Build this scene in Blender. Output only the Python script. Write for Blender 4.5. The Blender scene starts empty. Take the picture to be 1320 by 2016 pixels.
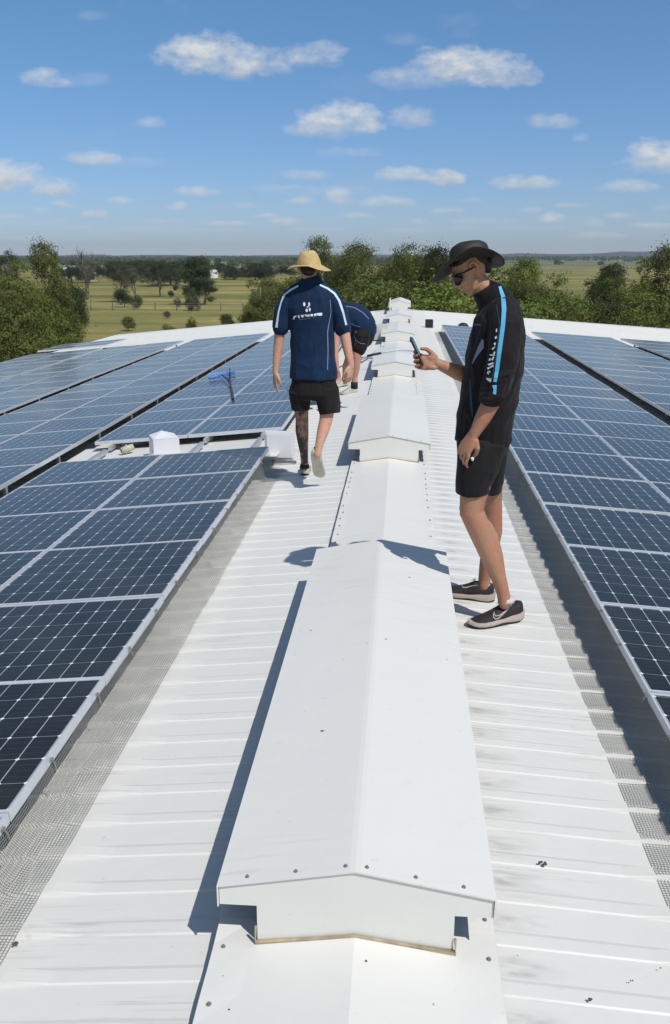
import bpy, bmesh, math, random
from mathutils import Vector, Matrix, noise
from mathutils.bvhtree import BVHTree
R = math.radians
sc = bpy.context.scene
COL = sc.collection

# ---------------------------------------------------------------- camera, sky, sun, exposure
CAMZ = 8.07
PITCH, YAW, FPX = 16.036, 4.24, 1750.0
cd = bpy.data.cameras.new('camera'); cam = bpy.data.objects.new('camera', cd); COL.objects.link(cam)
cam.location = (0, 0, CAMZ); cam.rotation_euler = (R(90 - PITCH), 0, R(YAW))
cd.sensor_fit = 'VERTICAL'; cd.sensor_height = 24; cd.lens = 24 * FPX / 2016
cd.clip_start = 0.05; cd.clip_end = 30000
sc.camera = cam
sc.render.resolution_x = 670; sc.render.resolution_y = 1024
SUNV = Vector((0.49, -0.52, 1.0)).normalized()          # towards the sun
elev = math.asin(SUNV.z); azi = math.atan2(SUNV.x, SUNV.y)
sd = bpy.data.lights.new('sun', 'SUN'); sd.energy = 3.8; sd.angle = R(0.53); sd.color = (1, .965, .91)
so = bpy.data.objects.new('sun', sd); COL.objects.link(so)
so.rotation_euler = SUNV.to_track_quat('Z', 'Y').to_euler(); so.location = (10, -10, 30)
sc.view_settings.view_transform = 'Standard'; sc.view_settings.look = 'None'
sc.view_settings.exposure = -0.05; sc.view_settings.gamma = 1.0

CLOUDS = [  # photo px x, y, half width, half height, density
 (400,108,75,34,1.0),(470,122,80,28,.95),(530,130,50,18,.5),(612,110,62,20,.62),(905,128,75,32,1.0),(975,140,75,26,.9),(820,152,75,20,.55),(800,78,30,10,.18),
 (88,154,40,17,.75),(150,158,60,12,.22),(668,240,72,30,.95),(640,250,60,18,.6),(808,230,48,19,.66),(1085,238,46,13,.55),(306,242,28,10,.4),(1155,272,20,8,.25),
 (182,312,44,12,.62),(20,348,62,26,.85),(108,368,52,18,.85),(1300,312,68,26,.9),(592,345,48,10,.38),(800,345,52,13,.72),(878,348,24,15,.8),(1042,358,62,13,.75),
 (1222,368,42,11,.45),(395,378,46,10,.5),(345,407,22,9,.75),(665,387,30,15,.75),(590,396,22,8,.45),(756,398,46,10,.45),(200,423,28,9,.6),(428,440,42,5,.5),
 (562,438,34,9,.45),(1082,430,26,10,.72),(960,436,50,6,.3),(75,414,22,6,.35),(160,450,34,6,.35),(1168,440,13,9,.4),(1038,414,22,6,.35),(560,370,60,7,.25),
 (690,300,55,9,.22),(15,428,30,6,.35),(820,437,20,5,.3),(1310,408,18,7,.35),(260,320,60,10,.12),(70,440,70,8,.2),(620,378,80,10,.16),(190,32,30,8,.15),(1000,450,140,7,.18),(300,455,160,8,.16),
 (240,395,26,7,.4),(120,402,24,6,.35),(480,405,26,6,.35),(520,425,30,5,.35),(330,436,30,5,.3),(700,425,34,6,.35),(880,415,26,6,.4),(930,395,22,6,.35),(1130,405,28,6,.4),(1230,425,30,6,.35),(1290,445,34,6,.35),(620,452,44,5,.3),(780,455,50,5,.3),(40,470,60,6,.3),(1180,465,60,6,.28)]
w = bpy.data.worlds.new('World'); sc.world = w; w.use_nodes = True
def cam_dir(px, py):
    a, p = R(YAW), R(PITCH)
    fw = Vector((-math.sin(a)*math.cos(p), math.cos(a)*math.cos(p), -math.sin(p)))
    rt = Vector((math.cos(a), math.sin(a), 0)); up = rt.cross(fw)
    return fw + rt*((px-660)/FPX) - up*((py-1008)/FPX)
def at(px, py, Y):                                       # the point where a sight line crosses the plane y = Y
    d = cam_dir(px, py); return Vector((0, 0, CAMZ)) + d*(Y/d.y)
def build_world():
    nt = w.node_tree; N = nt.nodes; L = nt.links
    for n in list(N): N.remove(n)
    out = N.new('ShaderNodeOutputWorld'); bg = N.new('ShaderNodeBackground')
    sky = N.new('ShaderNodeTexSky'); sky.sky_type = 'NISHITA'; sky.sun_disc = False
    sky.sun_elevation = elev; sky.sun_rotation = azi; sky.air_density = 1.0; sky.dust_density = 0.0; sky.ozone_density = 2.4; sky.altitude = 300
    def M(op, a, b=None, c=None):
        n = N.new('ShaderNodeMath'); n.operation = op
        for i, v in enumerate((a, b, c)):
            if v is None: continue
            if isinstance(v, (int, float)): n.inputs[i].default_value = v
            else: L.new(v, n.inputs[i])
        return n.outputs[0]
    tc = N.new('ShaderNodeTexCoord'); sx = N.new('ShaderNodeSeparateXYZ'); L.new(tc.outputs['Generated'], sx.inputs[0])
    yy = M('MAXIMUM', sx.outputs[1], .02)
    u = M('DIVIDE', sx.outputs[0], yy); v = M('DIVIDE', sx.outputs[2], yy)
    cb = N.new('ShaderNodeCombineXYZ'); L.new(u, cb.inputs[0]); L.new(v, cb.inputs[1])
    def nz(scale, detail, rough, off):
        m = N.new('ShaderNodeMapping'); m.inputs['Location'].default_value = (off, off*.7, 0); m.inputs['Scale'].default_value = (scale, scale*1.7, 1)
        L.new(cb.outputs[0], m.inputs[0]); n = N.new('ShaderNodeTexNoise'); n.inputs['Scale'].default_value = 1; n.inputs['Detail'].default_value = detail
        n.inputs['Roughness'].default_value = rough; L.new(m.outputs[0], n.inputs[0]); return n.outputs['Fac']
    n1 = nz(26, 6, .62, 3.1); n2 = nz(60, 5, .6, 7.7); n3 = nz(12, 3, .5, 1.3)
    du = M('MULTIPLY', M('SUBTRACT', n3, .5), .05)
    u = M('ADD', u, du)
    nn = M('ADD', M('MULTIPLY', M('SUBTRACT', n1, .5), 3.0), M('MULTIPLY', M('SUBTRACT', n2, .5), .8))
    tot = None; shade = None
    for (px, py, a, b, dn) in CLOUDS:
        dn = min(1, dn*(1.25 if py > 290 else 1.0)); d = cam_dir(px, py + b*.25); u0, v0 = d.x/d.y, d.z/d.y; a /= FPX*.98; b /= FPX*.98
        du_ = M('MULTIPLY', M('SUBTRACT', u, u0), 1/(a*1.25)); dv_ = M('SUBTRACT', v, v0)
        dv_ = M('MAXIMUM', M('MULTIPLY', dv_, 1/(b*1.45)), M('MULTIPLY', dv_, -1/(b*.85)))
        q = M('ADD', M('MULTIPLY', du_, du_), M('MULTIPLY', dv_, dv_))
        m = M('MULTIPLY', M('MINIMUM', M('MAXIMUM', M('MULTIPLY', M('ADD', M('SUBTRACT', 1.0, q), nn), .72), 0.0), 1.0), dn)
        far = M('LESS_THAN', q, 3.4)
        m = M('MULTIPLY', m, far)
        top = M('MINIMUM', M('MAXIMUM', M('ADD', M('MULTIPLY', M('SUBTRACT', v, v0), .55/b), .52), 0.0), 1.0)
        if tot is None: tot, shade = m, top
        else:
            sel = M('GREATER_THAN', m, tot); shade = M('ADD', shade, M('MULTIPLY', sel, M('SUBTRACT', top, shade))); tot = M('MAXIMUM', tot, m)
    wisp = M('MULTIPLY', M('MAXIMUM', M('SUBTRACT', nz(5, 5, .6, 11.0), .56), 0), 1.1)
    tot = M('MINIMUM', M('MAXIMUM', tot, wisp), 1.0)
    sm = M('SMOOTH_MIN', M('MULTIPLY', tot, 1.0), .93, .15)
    mix = N.new('ShaderNodeMix'); mix.data_type = 'RGBA'; L.new(sm, mix.inputs[0])
    hsv = N.new('ShaderNodeHueSaturation'); hsv.inputs['Saturation'].default_value = 1.0; hsv.inputs['Value'].default_value = 1.0
    el = M('MINIMUM', M('MAXIMUM', M('MULTIPLY', v, 2.6), 0.0), 1.0)
    tint = N.new('ShaderNodeMix'); tint.data_type = 'RGBA'; tint.inputs[6].default_value = (.60, .73, 1.10, 1); tint.inputs[7].default_value = (.66, 1.05, 1.18, 1); L.new(el, tint.inputs[0])
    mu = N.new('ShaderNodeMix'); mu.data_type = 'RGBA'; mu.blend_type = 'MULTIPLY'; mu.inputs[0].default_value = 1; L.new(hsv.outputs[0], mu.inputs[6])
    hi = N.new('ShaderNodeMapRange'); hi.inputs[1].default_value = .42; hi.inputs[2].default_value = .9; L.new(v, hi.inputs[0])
    t2 = N.new('ShaderNodeMix'); t2.data_type = 'RGBA'; t2.inputs[7].default_value = (1.38, 1.24, 1.10, 1); L.new(hi.outputs[0], t2.inputs[0]); L.new(tint.outputs[2], t2.inputs[6]); L.new(t2.outputs[2], mu.inputs[7])  # unseen upper sky brightened and warmed, added as fill for the shadows
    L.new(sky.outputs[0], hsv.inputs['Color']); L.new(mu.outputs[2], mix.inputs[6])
    cr = N.new('ShaderNodeMix'); cr.data_type = 'RGBA'; L.new(M('MINIMUM', M('MAXIMUM', M('ADD', M('MULTIPLY', shade, 1.1), M('MULTIPLY', M('SUBTRACT', n2, .5), 1.6)), 0.0), 1.0), cr.inputs[0])
    cr.inputs[6].default_value = (5.0, 5.6, 6.4, 1); cr.inputs[7].default_value = (8.6, 8.7, 8.6, 1)
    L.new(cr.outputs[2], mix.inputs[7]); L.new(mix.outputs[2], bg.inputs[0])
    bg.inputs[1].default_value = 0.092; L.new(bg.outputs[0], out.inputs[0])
build_world()

# ---------------------------------------------------------------- helpers
def tag(o, label=None, cat=None, group=None, kind=None):
    if label: o['label'] = label
    if cat: o['category'] = cat
    if group: o['group'] = group
    if kind: o['kind'] = kind
    return o
def empty(name, loc, label=None, cat=None, group=None):
    o = bpy.data.objects.new(name, None); o.empty_display_size = .1; o.location = loc; COL.objects.link(o)
    return tag(o, label, cat, group)
def link_mesh(name, me, parent=None, mat=None, smooth=False):
    o = bpy.data.objects.new(name, me); COL.objects.link(o)
    if mat is not None and not me.materials: me.materials.append(mat)
    if smooth:
        for p in me.polygons: p.use_smooth = True
    if parent is not None: o.parent = parent
    return o
class MB:
    """collects world-space geometry; build() links it as ONE mesh object"""
    def __init__(s): s.v = []; s.f = []; s.uv = None
    def add(s, vs, fs):
        b = len(s.v); s.v += [tuple(p) for p in vs]; s.f += [tuple(i+b for i in f) for f in fs]; return s
    def box(s, c, d, M3=None):
        x, y, z = d[0]/2, d[1]/2, d[2]/2
        vs = [Vector((a*x, b*y, e*z)) for a in (-1, 1) for b in (-1, 1) for e in (-1, 1)]
        if M3 is not None: vs = [M3 @ p for p in vs]
        c = Vector(c); return s.add([p+c for p in vs], [(0,1,3,2),(4,6,7,5),(0,4,5,1),(2,3,7,6),(0,2,6,4),(1,5,7,3)])
    def tube(s, pts, rad, n=10, caps=True, flat=None, up=None):
        """rad: number, list, or list of (a,b); flat section orientation by 'up' hint"""
        pts = [Vector(p) for p in pts]; m = len(pts); vs = []; prev = None
        for i, p in enumerate(pts):
            t = (pts[min(i+1, m-1)] - pts[max(i-1, 0)]).normalized()
            ref = Vector(up) if up is not None else (prev if prev is not None else (Vector((0,0,1)) if abs(t.z) < .9 else Vector((0,1,0))))
            a = t.cross(ref).normalized(); b = a.cross(t).normalized(); prev = b
            r = rad[i] if isinstance(rad, (list, tuple)) else rad
            ra, rb = r if isinstance(r, (list, tuple)) else (r, r)
            for k in range(n):
                q = 2*math.pi*k/n; vs.append(p + a*(ra*math.cos(q)) + b*(rb*math.sin(q)))
        fs = [(i*n+k, i*n+(k+1) % n, (i+1)*n+(k+1) % n, (i+1)*n+k) for i in range(m-1) for k in range(n)]
        if caps: fs += [tuple(range(n-1, -1, -1)), tuple(range((m-1)*n, m*n))]
        return s.add(vs, fs)
    def prism(s, prof, y0, y1):
        """profile of (x,z) extruded along y"""
        n = len(prof); vs = [(x, y0, z) for x, z in prof] + [(x, y1, z) for x, z in prof]
        return s.add(vs, [(i, (i+1) % n, n+(i+1) % n, n+i) for i in range(n)] + [tuple(range(n-1, -1, -1)), tuple(range(n, 2*n))])
    def ball(s, c, r, n=8):
        r = r if isinstance(r, (tuple, list)) else (r, r, r); vs = []; fs = []
        for i in range(n+1):
            t = math.pi*i/n
            for k in range(2*n):
                q = math.pi*k/n; vs.append((c[0]+r[0]*math.sin(t)*math.cos(q), c[1]+r[1]*math.sin(t)*math.sin(q), c[2]+r[2]*math.cos(t)))
        m = 2*n
        for i in range(n):
            for k in range(m): fs.append((i*m+k, (i+1)*m+k, (i+1)*m+(k+1) % m, i*m+(k+1) % m))
        return s.add(vs, fs)
    def build(s, name, mat=None, parent=None, smooth=False, bevel=0, fix=False):
        o0 = Vector(parent.location) if parent is not None and parent.parent is None else Vector((0,0,0))
        if parent is not None and parent.parent is not None: o0 = Vector(parent.parent.location) + Vector(parent.location)
        me = bpy.data.meshes.new(name); me.from_pydata([tuple(Vector(p)-o0) for p in s.v], [], s.f); me.update()
        bm = bmesh.new(); bm.from_mesh(me)
        if fix: bmesh.ops.remove_doubles(bm, verts=bm.verts, dist=1e-5)
        bmesh.ops.recalc_face_normals(bm, faces=bm.faces); 
        if bevel: bmesh.ops.bevel(bm, geom=[e for e in bm.edges if len(e.link_faces) == 2 and e.calc_face_angle(0) > .5], offset=bevel, segments=2, affect='EDGES', clamp_overlap=True)
        bm.to_mesh(me); bm.free()
        return link_mesh(name, me, parent, mat, smooth)

# ---------------------------------------------------------------- materials
MATS = {}
def mat(name, col, rough=.6, metal=0, bump=None, var=None, spec=.5, coat=0, sheen=0, sss=0):
    """principled with optional noise variation var=(scale, amount, scale_xyz) and bump=(scale, strength, dist)"""
    m = bpy.data.materials.new(name); m.use_nodes = True; nt = m.node_tree; N = nt.nodes; L = nt.links; b = N['Principled BSDF']
    b.inputs['Base Color'].default_value = (*col, 1); b.inputs['Roughness'].default_value = rough; b.inputs['Metallic'].default_value = metal
    b.inputs['Specular IOR Level'].default_value = spec; b.inputs['Coat Weight'].default_value = coat; b.inputs['Sheen Weight'].default_value = sheen
    if sss: b.inputs['Subsurface Weight'].default_value = sss; b.inputs['Subsurface Radius'].default_value = (.01, .004, .002)
    tc = N.new('ShaderNodeTexCoord')
    if var:
        n = N.new('ShaderNodeTexNoise'); n.inputs['Scale'].default_value = var[0]; n.inputs['Detail'].default_value = 5
        mp = N.new('ShaderNodeMapping'); mp.inputs['Scale'].default_value = var[2] if len(var) > 2 else (1,1,1)
        L.new(tc.outputs['Object'], mp.inputs[0]); L.new(mp.outputs[0], n.inputs[0])
        rp = N.new('ShaderNodeValToRGB'); a = var[1]
        rp.color_ramp.elements[0].position = .3; rp.color_ramp.elements[1].position = .7
        rp.color_ramp.elements[0].color = (*[c*(1-a) for c in col], 1); rp.color_ramp.elements[1].color = (*[min(1, c*(1+a)) for c in col], 1)
        L.new(n.outputs['Fac'], rp.inputs[0]); L.new(rp.outputs[0], b.inputs['Base Color'])
    if bump:
        n = N.new('ShaderNodeTexNoise'); n.inputs['Scale'].default_value = bump[0]; n.inputs['Detail'].default_value = 4
        L.new(tc.outputs['Object'], n.inputs[0]); bp = N.new('ShaderNodeBump'); bp.inputs['Strength'].default_value = bump[1]; bp.inputs['Distance'].default_value = bump[2] if len(bump) > 2 else .01
        L.new(n.outputs['Fac'], bp.inputs['Height']); L.new(bp.outputs[0], b.inputs['Normal'])
    MATS[name] = m; return m
class NT:
    def __init__(s, m): s.N = m.node_tree.nodes; s.L = m.node_tree.links; s.b = s.N['Principled BSDF']; s.tc = s.N.new('ShaderNodeTexCoord')
    def m(s, op, a, b=None, c=None):
        n = s.N.new('ShaderNodeMath'); n.operation = op
        for i, v in enumerate((a, b, c)):
            if v is None: continue
            if isinstance(v, (int, float)): n.inputs[i].default_value = v
            else: s.L.new(v, n.inputs[i])
        return n.outputs[0]
    def noise(s, scale, detail=4, sxyz=(1,1,1), rough=.5, src='Object', loc=(0,0,0)):
        mp = s.N.new('ShaderNodeMapping'); mp.inputs['Scale'].default_value = sxyz; mp.inputs['Location'].default_value = loc
        s.L.new(s.tc.outputs[src], mp.inputs[0])
        n = s.N.new('ShaderNodeTexNoise'); n.inputs['Scale'].default_value = scale; n.inputs['Detail'].default_value = detail; n.inputs['Roughness'].default_value = rough
        s.L.new(mp.outputs[0], n.inputs[0]); return n.outputs['Fac']
    def ramp(s, fac, lo, hi):
        n = s.N.new('ShaderNodeMapRange'); n.inputs[1].default_value = lo; n.inputs[2].default_value = hi; s.L.new(fac, n.inputs[0]); return n.outputs[0]
    def mix(s, fac, a, b):
        n = s.N.new('ShaderNodeMix'); n.data_type = 'RGBA'
        for i, v in ((0, fac), (6, a), (7, b)):
            if isinstance(v, tuple): n.inputs[i].default_value = (*v, 1)
            elif isinstance(v, (int, float)): n.inputs[i].default_value = v
            else: s.L.new(v, n.inputs[i])
        return n.outputs[2]
    def col(s, c): s.L.new(c, s.b.inputs['Base Color'])
    def bump(s, h, st, d=.01):
        n = s.N.new('ShaderNodeBump'); n.inputs['Strength'].default_value = st; n.inputs['Distance'].default_value = d; s.L.new(h, n.inputs['Height']); s.L.new(n.outputs[0], s.b.inputs['Normal'])
    def rough(s, v): s.L.new(v, s.b.inputs['Roughness'])

def roof_material(name, scratch=.5, base=(.69, .685, .65)):
    m = mat(name, base, .5, spec=.18); t = NT(m)
    big = t.ramp(t.noise(.9, 4), .35, .7)
    streak = t.ramp(t.noise(3.2, 6, (.8, 20, 1), .6), .555, .66)          # faint lines running down the slope
    patch = t.ramp(t.noise(1.3, 4, loc=(4, 2, 0)), .47, .62)
    spots = t.ramp(t.noise(30, 4, (1, 1, 1), .6), .66, .74)
    c = t.mix(t.m('MULTIPLY', big, .10), base, (.66, .66, .63))
    c = t.mix(t.m('MULTIPLY', t.m('MULTIPLY', streak, patch), scratch), c, (.40, .39, .36))
    c = t.mix(t.m('MULTIPLY', spots, .30), c, (.42, .39, .33))
    if scratch > .3:
        s = t.N.new('ShaderNodeSeparateXYZ'); t.L.new(t.tc.outputs['Object'], s.inputs[0])
        gx = t.m('MULTIPLY', t.ramp(s.outputs[0], .40, .46), t.m('SUBTRACT', 1.0, t.ramp(s.outputs[0], .47, .62)))
        fy = t.m('FRACT', t.m('MULTIPLY', t.m('ADD', s.outputs[1], 16.0), 1/.19)); gy = t.m('MULTIPLY', t.ramp(fy, .0, .12), t.m('SUBTRACT', 1.0, t.ramp(fy, .3, .5)))
        c = t.mix(t.m('MULTIPLY', t.m('MULTIPLY', t.m('MULTIPLY', gx, gy), t.ramp(t.noise(9, 4, (1, 3, 1)), .35, .6)), .55), c, (.30, .29, .27))
    t.col(c); t.rough(t.m('ADD', t.m('MULTIPLY', big, .15), .36)); t.bump(t.m('ADD', t.noise(6, 3), t.m('MULTIPLY', t.noise(1.6, 2, (1, .5, 1)), 2.5)), .16, .02)
    return m
M_roof = roof_material('white_roof_sheet', .6)
M_vent = roof_material('painted_vent_steel', .22, (.715, .705, .665))
M_end = roof_material('vent_end_steel', .14, (.715, .71, .67))
M_dark = mat('black_void', (.012, .012, .013), .8)
M_screen = mat('vent_screen', (.05, .052, .055), .8, bump=(200, .4))
M_alu = mat('aluminium_frame', (.60, .62, .66), .30, .15, var=(30, .06))
M_galv = mat('galvanised_rail', (.55, .56, .57), .42, .6, var=(9, .12))
M_seal = mat('tan_sealant', (.34, .27, .18), .7, var=(22, .3), bump=(60, .3))
M_screw = mat('screw_steel', (.26, .25, .23), .5, .3)
M_white = mat('white_painted_steel', (.78, .78, .79), .4, var=(6, .05))
M_wall = mat('cream_shed_wall', (.55, .53, .46), .6, var=(2, .1))

def cell_material(nx=10, ny=6, W=1.068, H=1.01):
    m = mat('solar_cells', (.008, .012, .03), .12, spec=.5); t = NT(m); s = t.N.new('ShaderNodeSeparateXYZ'); t.L.new(t.tc.outputs['Object'], s.inputs[0])
    b = .016
    def fr(o, size, n):
        q = t.m('MULTIPLY', t.m('SUBTRACT', o, b), n/(size-2*b)); f = t.m('FRACT', q); return t.m('MULTIPLY', t.m('MINIMUM', f, t.m('SUBTRACT', 1.0, f)), (size-2*b)/n), t.m('FLOOR', q)
    dx, ix = fr(s.outputs[0], W, nx); dy, iy = fr(s.outputs[1], H, ny)
    line = t.m('MAXIMUM', t.m('LESS_THAN', dx, .0022), t.m('MULTIPLY', t.m('LESS_THAN', dy, .0016), .6))
    dia = t.m('LESS_THAN', t.m('ADD', dx, dy), .0105)
    cb = t.N.new('ShaderNodeCombineXYZ'); t.L.new(ix, cb.inputs[0]); t.L.new(iy, cb.inputs[1])
    oi = t.N.new('ShaderNodeObjectInfo'); t.L.new(t.m('MULTIPLY', oi.outputs['Random'], 50.0), cb.inputs[2])
    wn = t.N.new('ShaderNodeTexWhiteNoise'); t.L.new(cb.outputs[0], wn.inputs[0])
    cell = t.mix(wn.outputs[0], (.0028, .0032, .0052), (.0052, .0060, .0095))
    bus = t.m('FRACT', t.m('MULTIPLY', t.m('SUBTRACT', s.outputs[1], b), ny*4/(H-2*b)))
    cell = t.mix(t.m('MULTIPLY', t.m('LESS_THAN', bus, .03), .25), cell, (.2, .22, .26))
    c = t.mix(line, cell, (.38, .40, .42)); c = t.mix(dia, c, (.74, .77, .82))
    dirt = t.ramp(t.noise(1.7, 6, (1, 1, 1), .65, 'Object'), .38, .8)
    c = t.mix(t.m('ADD', t.m('MULTIPLY', dirt, .05), .006), c, (.46, .44, .36)); t.col(c); t.b.inputs['IOR'].default_value = 1.28; t.b.inputs['Specular Tint'].default_value = (1, .95, .84, 1); t.b.inputs['Sheen Weight'].default_value = .22; t.b.inputs['Sheen Roughness'].default_value = .4; t.b.inputs['Sheen Tint'].default_value = (.9, .92, .86, 1)
    t.rough(t.m('ADD', t.m('ADD', t.m('MULTIPLY', dirt, .12), .08), t.m('MULTIPLY', oi.outputs['Random'], .06)))
    return m
M_cell = cell_material()
def mesh_material():
    m = mat('galvanised_wire', (.36, .36, .33), .6, .2, var=(3, .2)); t = NT(m); uv = t.N.new('ShaderNodeUVMap'); uv.uv_map = 'UVMap'
    s = t.N.new('ShaderNodeSeparateXYZ'); t.L.new(uv.outputs[0], s.inputs[0])
    g = []
    for k in (0, 1):
        f = t.m('FRACT', t.m('MULTIPLY', s.outputs[k], 1/.0115)); g.append(t.m('LESS_THAN', f, .21))
    tr = t.N.new('ShaderNodeBsdfTransparent'); mx = t.N.new('ShaderNodeMixShader'); t.L.new(t.m('MAXIMUM', g[0], g[1]), mx.inputs[0])
    t.L.new(tr.outputs[0], mx.inputs[1]); t.L.new(t.b.outputs[0], mx.inputs[2]); t.L.new(mx.outputs[0], t.N['Material Output'].inputs[0])
    return m
M_wire = mesh_material()

# ---------------------------------------------------------------- shed
XR, ZR = -0.10, 6.20; SL, SR = .095, .070; PAN = -.070; RIB = .015; PITCH_RIB = .19
def zpan(x): return ZR + PAN - (SL if x < XR else SR)*abs(x-XR)
def ribf(x): q = max(0, min(1, (abs(x-XR)-.88)/.14)); return .24 + .76*q          # ribs flattened beside the ridge so the walkway looks bleached by sun
def zrib(x): return zpan(x) + RIB*ribf(x)
def prof_h(y):
    f = (y/PITCH_RIB) % 1.0
    return 0 if f < .645 else (f-.645)/.03*RIB if f < .675 else RIB if f < .92 else (1-(f-.92)/.08)*RIB
Y0R, Y1R = -2.0, 35.0
shed = empty('farm_shed', (XR, 16, 0), 'long low farm shed whose white ribbed roof carries the solar panels', 'building')
for sgn, xe in ((-1, -11.2), (1, 11.4)):
    b = MB(); ys = []; y = Y0R
    k0 = int(Y0R/PITCH_RIB); k1 = int(Y1R/PITCH_RIB)
    for k in range(k0, k1):
        for f in (0, .645, .675, .92): ys.append(((k+f)*PITCH_RIB, RIB if f in (.675, .92) else 0))
    ys.append((k1*PITCH_RIB, 0))
    xs = [XR + sgn*.05, XR + sgn*.88, XR + sgn*1.02, XR + sgn*3.5, XR + sgn*7, xe]
    vs = [(x, yy, zpan(x)+h*ribf(x)) for yy, h in ys for x in xs]; n = len(xs)
    b.add(vs, [(i*n+j, i*n+j+1, (i+1)*n+j+1, (i+1)*n+j) for i in range(len(ys)-1) for j in range(n-1)])
    b.build('roof_sheet', M_roof, shed)
b = MB()
for x0 in (-11.05, 11.25): b.box((x0, 16.5, zpan(x0)/2-.1), (.12, 36.8, zpan(x0)-.1))
b.prism([(-10.9, 0), (11.1, 0), (11.1, zpan(11.1)-.06), (XR, zpan(XR)-.06), (-10.9, zpan(-10.9)-.06)], 34.7, 34.8)
b.build('wall', M_wall, shed)
for xe in (-11.25, 11.45):
    b = MB(); b.box((xe, 16.5, zpan(xe)-.05), (.14, 37, .12)); b.build('gutter', M_white, shed, bevel=.01)
b = MB()                                                  # barge flashing along the far gable
for s_, xe in ((-1, -11.2), (1, 11.4)):
    z0, z1 = zrib(XR)+.012, zrib(xe)+.012
    b.add([(XR, 34.85, z0), (xe, 34.85, z1), (xe, 35.06, z1), (XR, 35.06, z0), (XR, 35.06, z0-.18), (xe, 35.06, z1-.18), (XR, 34.85, z0-.01), (xe, 34.85, z1-.01)], [(0,1,2,3), (3,2,5,4), (0,1,7,6)])
b.build('barge_flashing', M_white, shed)

CS = .15
def capping(y0, y1, seed, curl=False, CW=.365):
    rnd = random.Random(seed); b = MB(); n = max(2, int((y1-y0)/.095)); rows = []
    for i in range(n+1):
        y = y0 + (y1-y0)*i/n; e = rnd.uniform(-.003, .003); lift = 0
        if curl: lift = .03*math.exp(-((y-y1)/.12)**2)
        row = []
        for x, z in ((-CW-.004, -CS*CW-.012), (-CW, -CS*CW+.004), (-.30, -CS*.30), (-.02, -.003), (0, 0), (.02, -.003), (.30, -CS*.30), (CW, -CS*CW+.004), (CW+.004, -CS*CW-.012)):
            row.append((XR+x, y, ZR+z + (e if abs(x) > .35 else 0) + (lift if x < -.35 else 0)))
        rows.append(row)
    m = len(rows[0]); b.add([p for r in rows for p in r], [(i*m+j, i*m+j+1, (i+1)*m+j+1, (i+1)*m+j) for i in range(n) for j in range(m-1)])
    o = b.build('ridge_capping', M_vent, shed); return o
capping(-1.5, 2.30, 1, True, .41); capping(2.3, 5.0, 6); 
for k, (a, c) in enumerate(((5.0, 8.55), (8.55, 11.35), (11.35, 14.85), (14.85, 17.6), (17.6, 21.2), (21.2, 24.0), (24.0, 27.5), (27.5, 30.3), (30.3, 34.95))): capping(a, c, 10+k)
b = MB(); b.tube([(0, 0, -.004), (0, 0, .0015)], .0075, 8); b.tube([(0, 0, .0015), (0, 0, .006)], .0042, 6); so_ = b.build('tmp', M_screw); SCREW = so_.data; bpy.data.objects.remove(so_)
rnd = random.Random(3); cnt = 0                            # screws along both capping edges
for k in range(0, 90):
    y = 1.0 + .19*k + .14
    if 2.3 < y < 5.0: continue
    CW = .41 if y < 2.3 else .365
    for s_ in (-1, 1):
        if rnd.random() < .12 or cnt >= 98: continue
        o = link_mesh('capping_screw', SCREW, shed); o.location = (s_*(CW-.03) + rnd.uniform(-.006, .006), y - 16 + rnd.uniform(-.02, .02), ZR - CS*(CW-.03) + .004); cnt += 1

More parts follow.
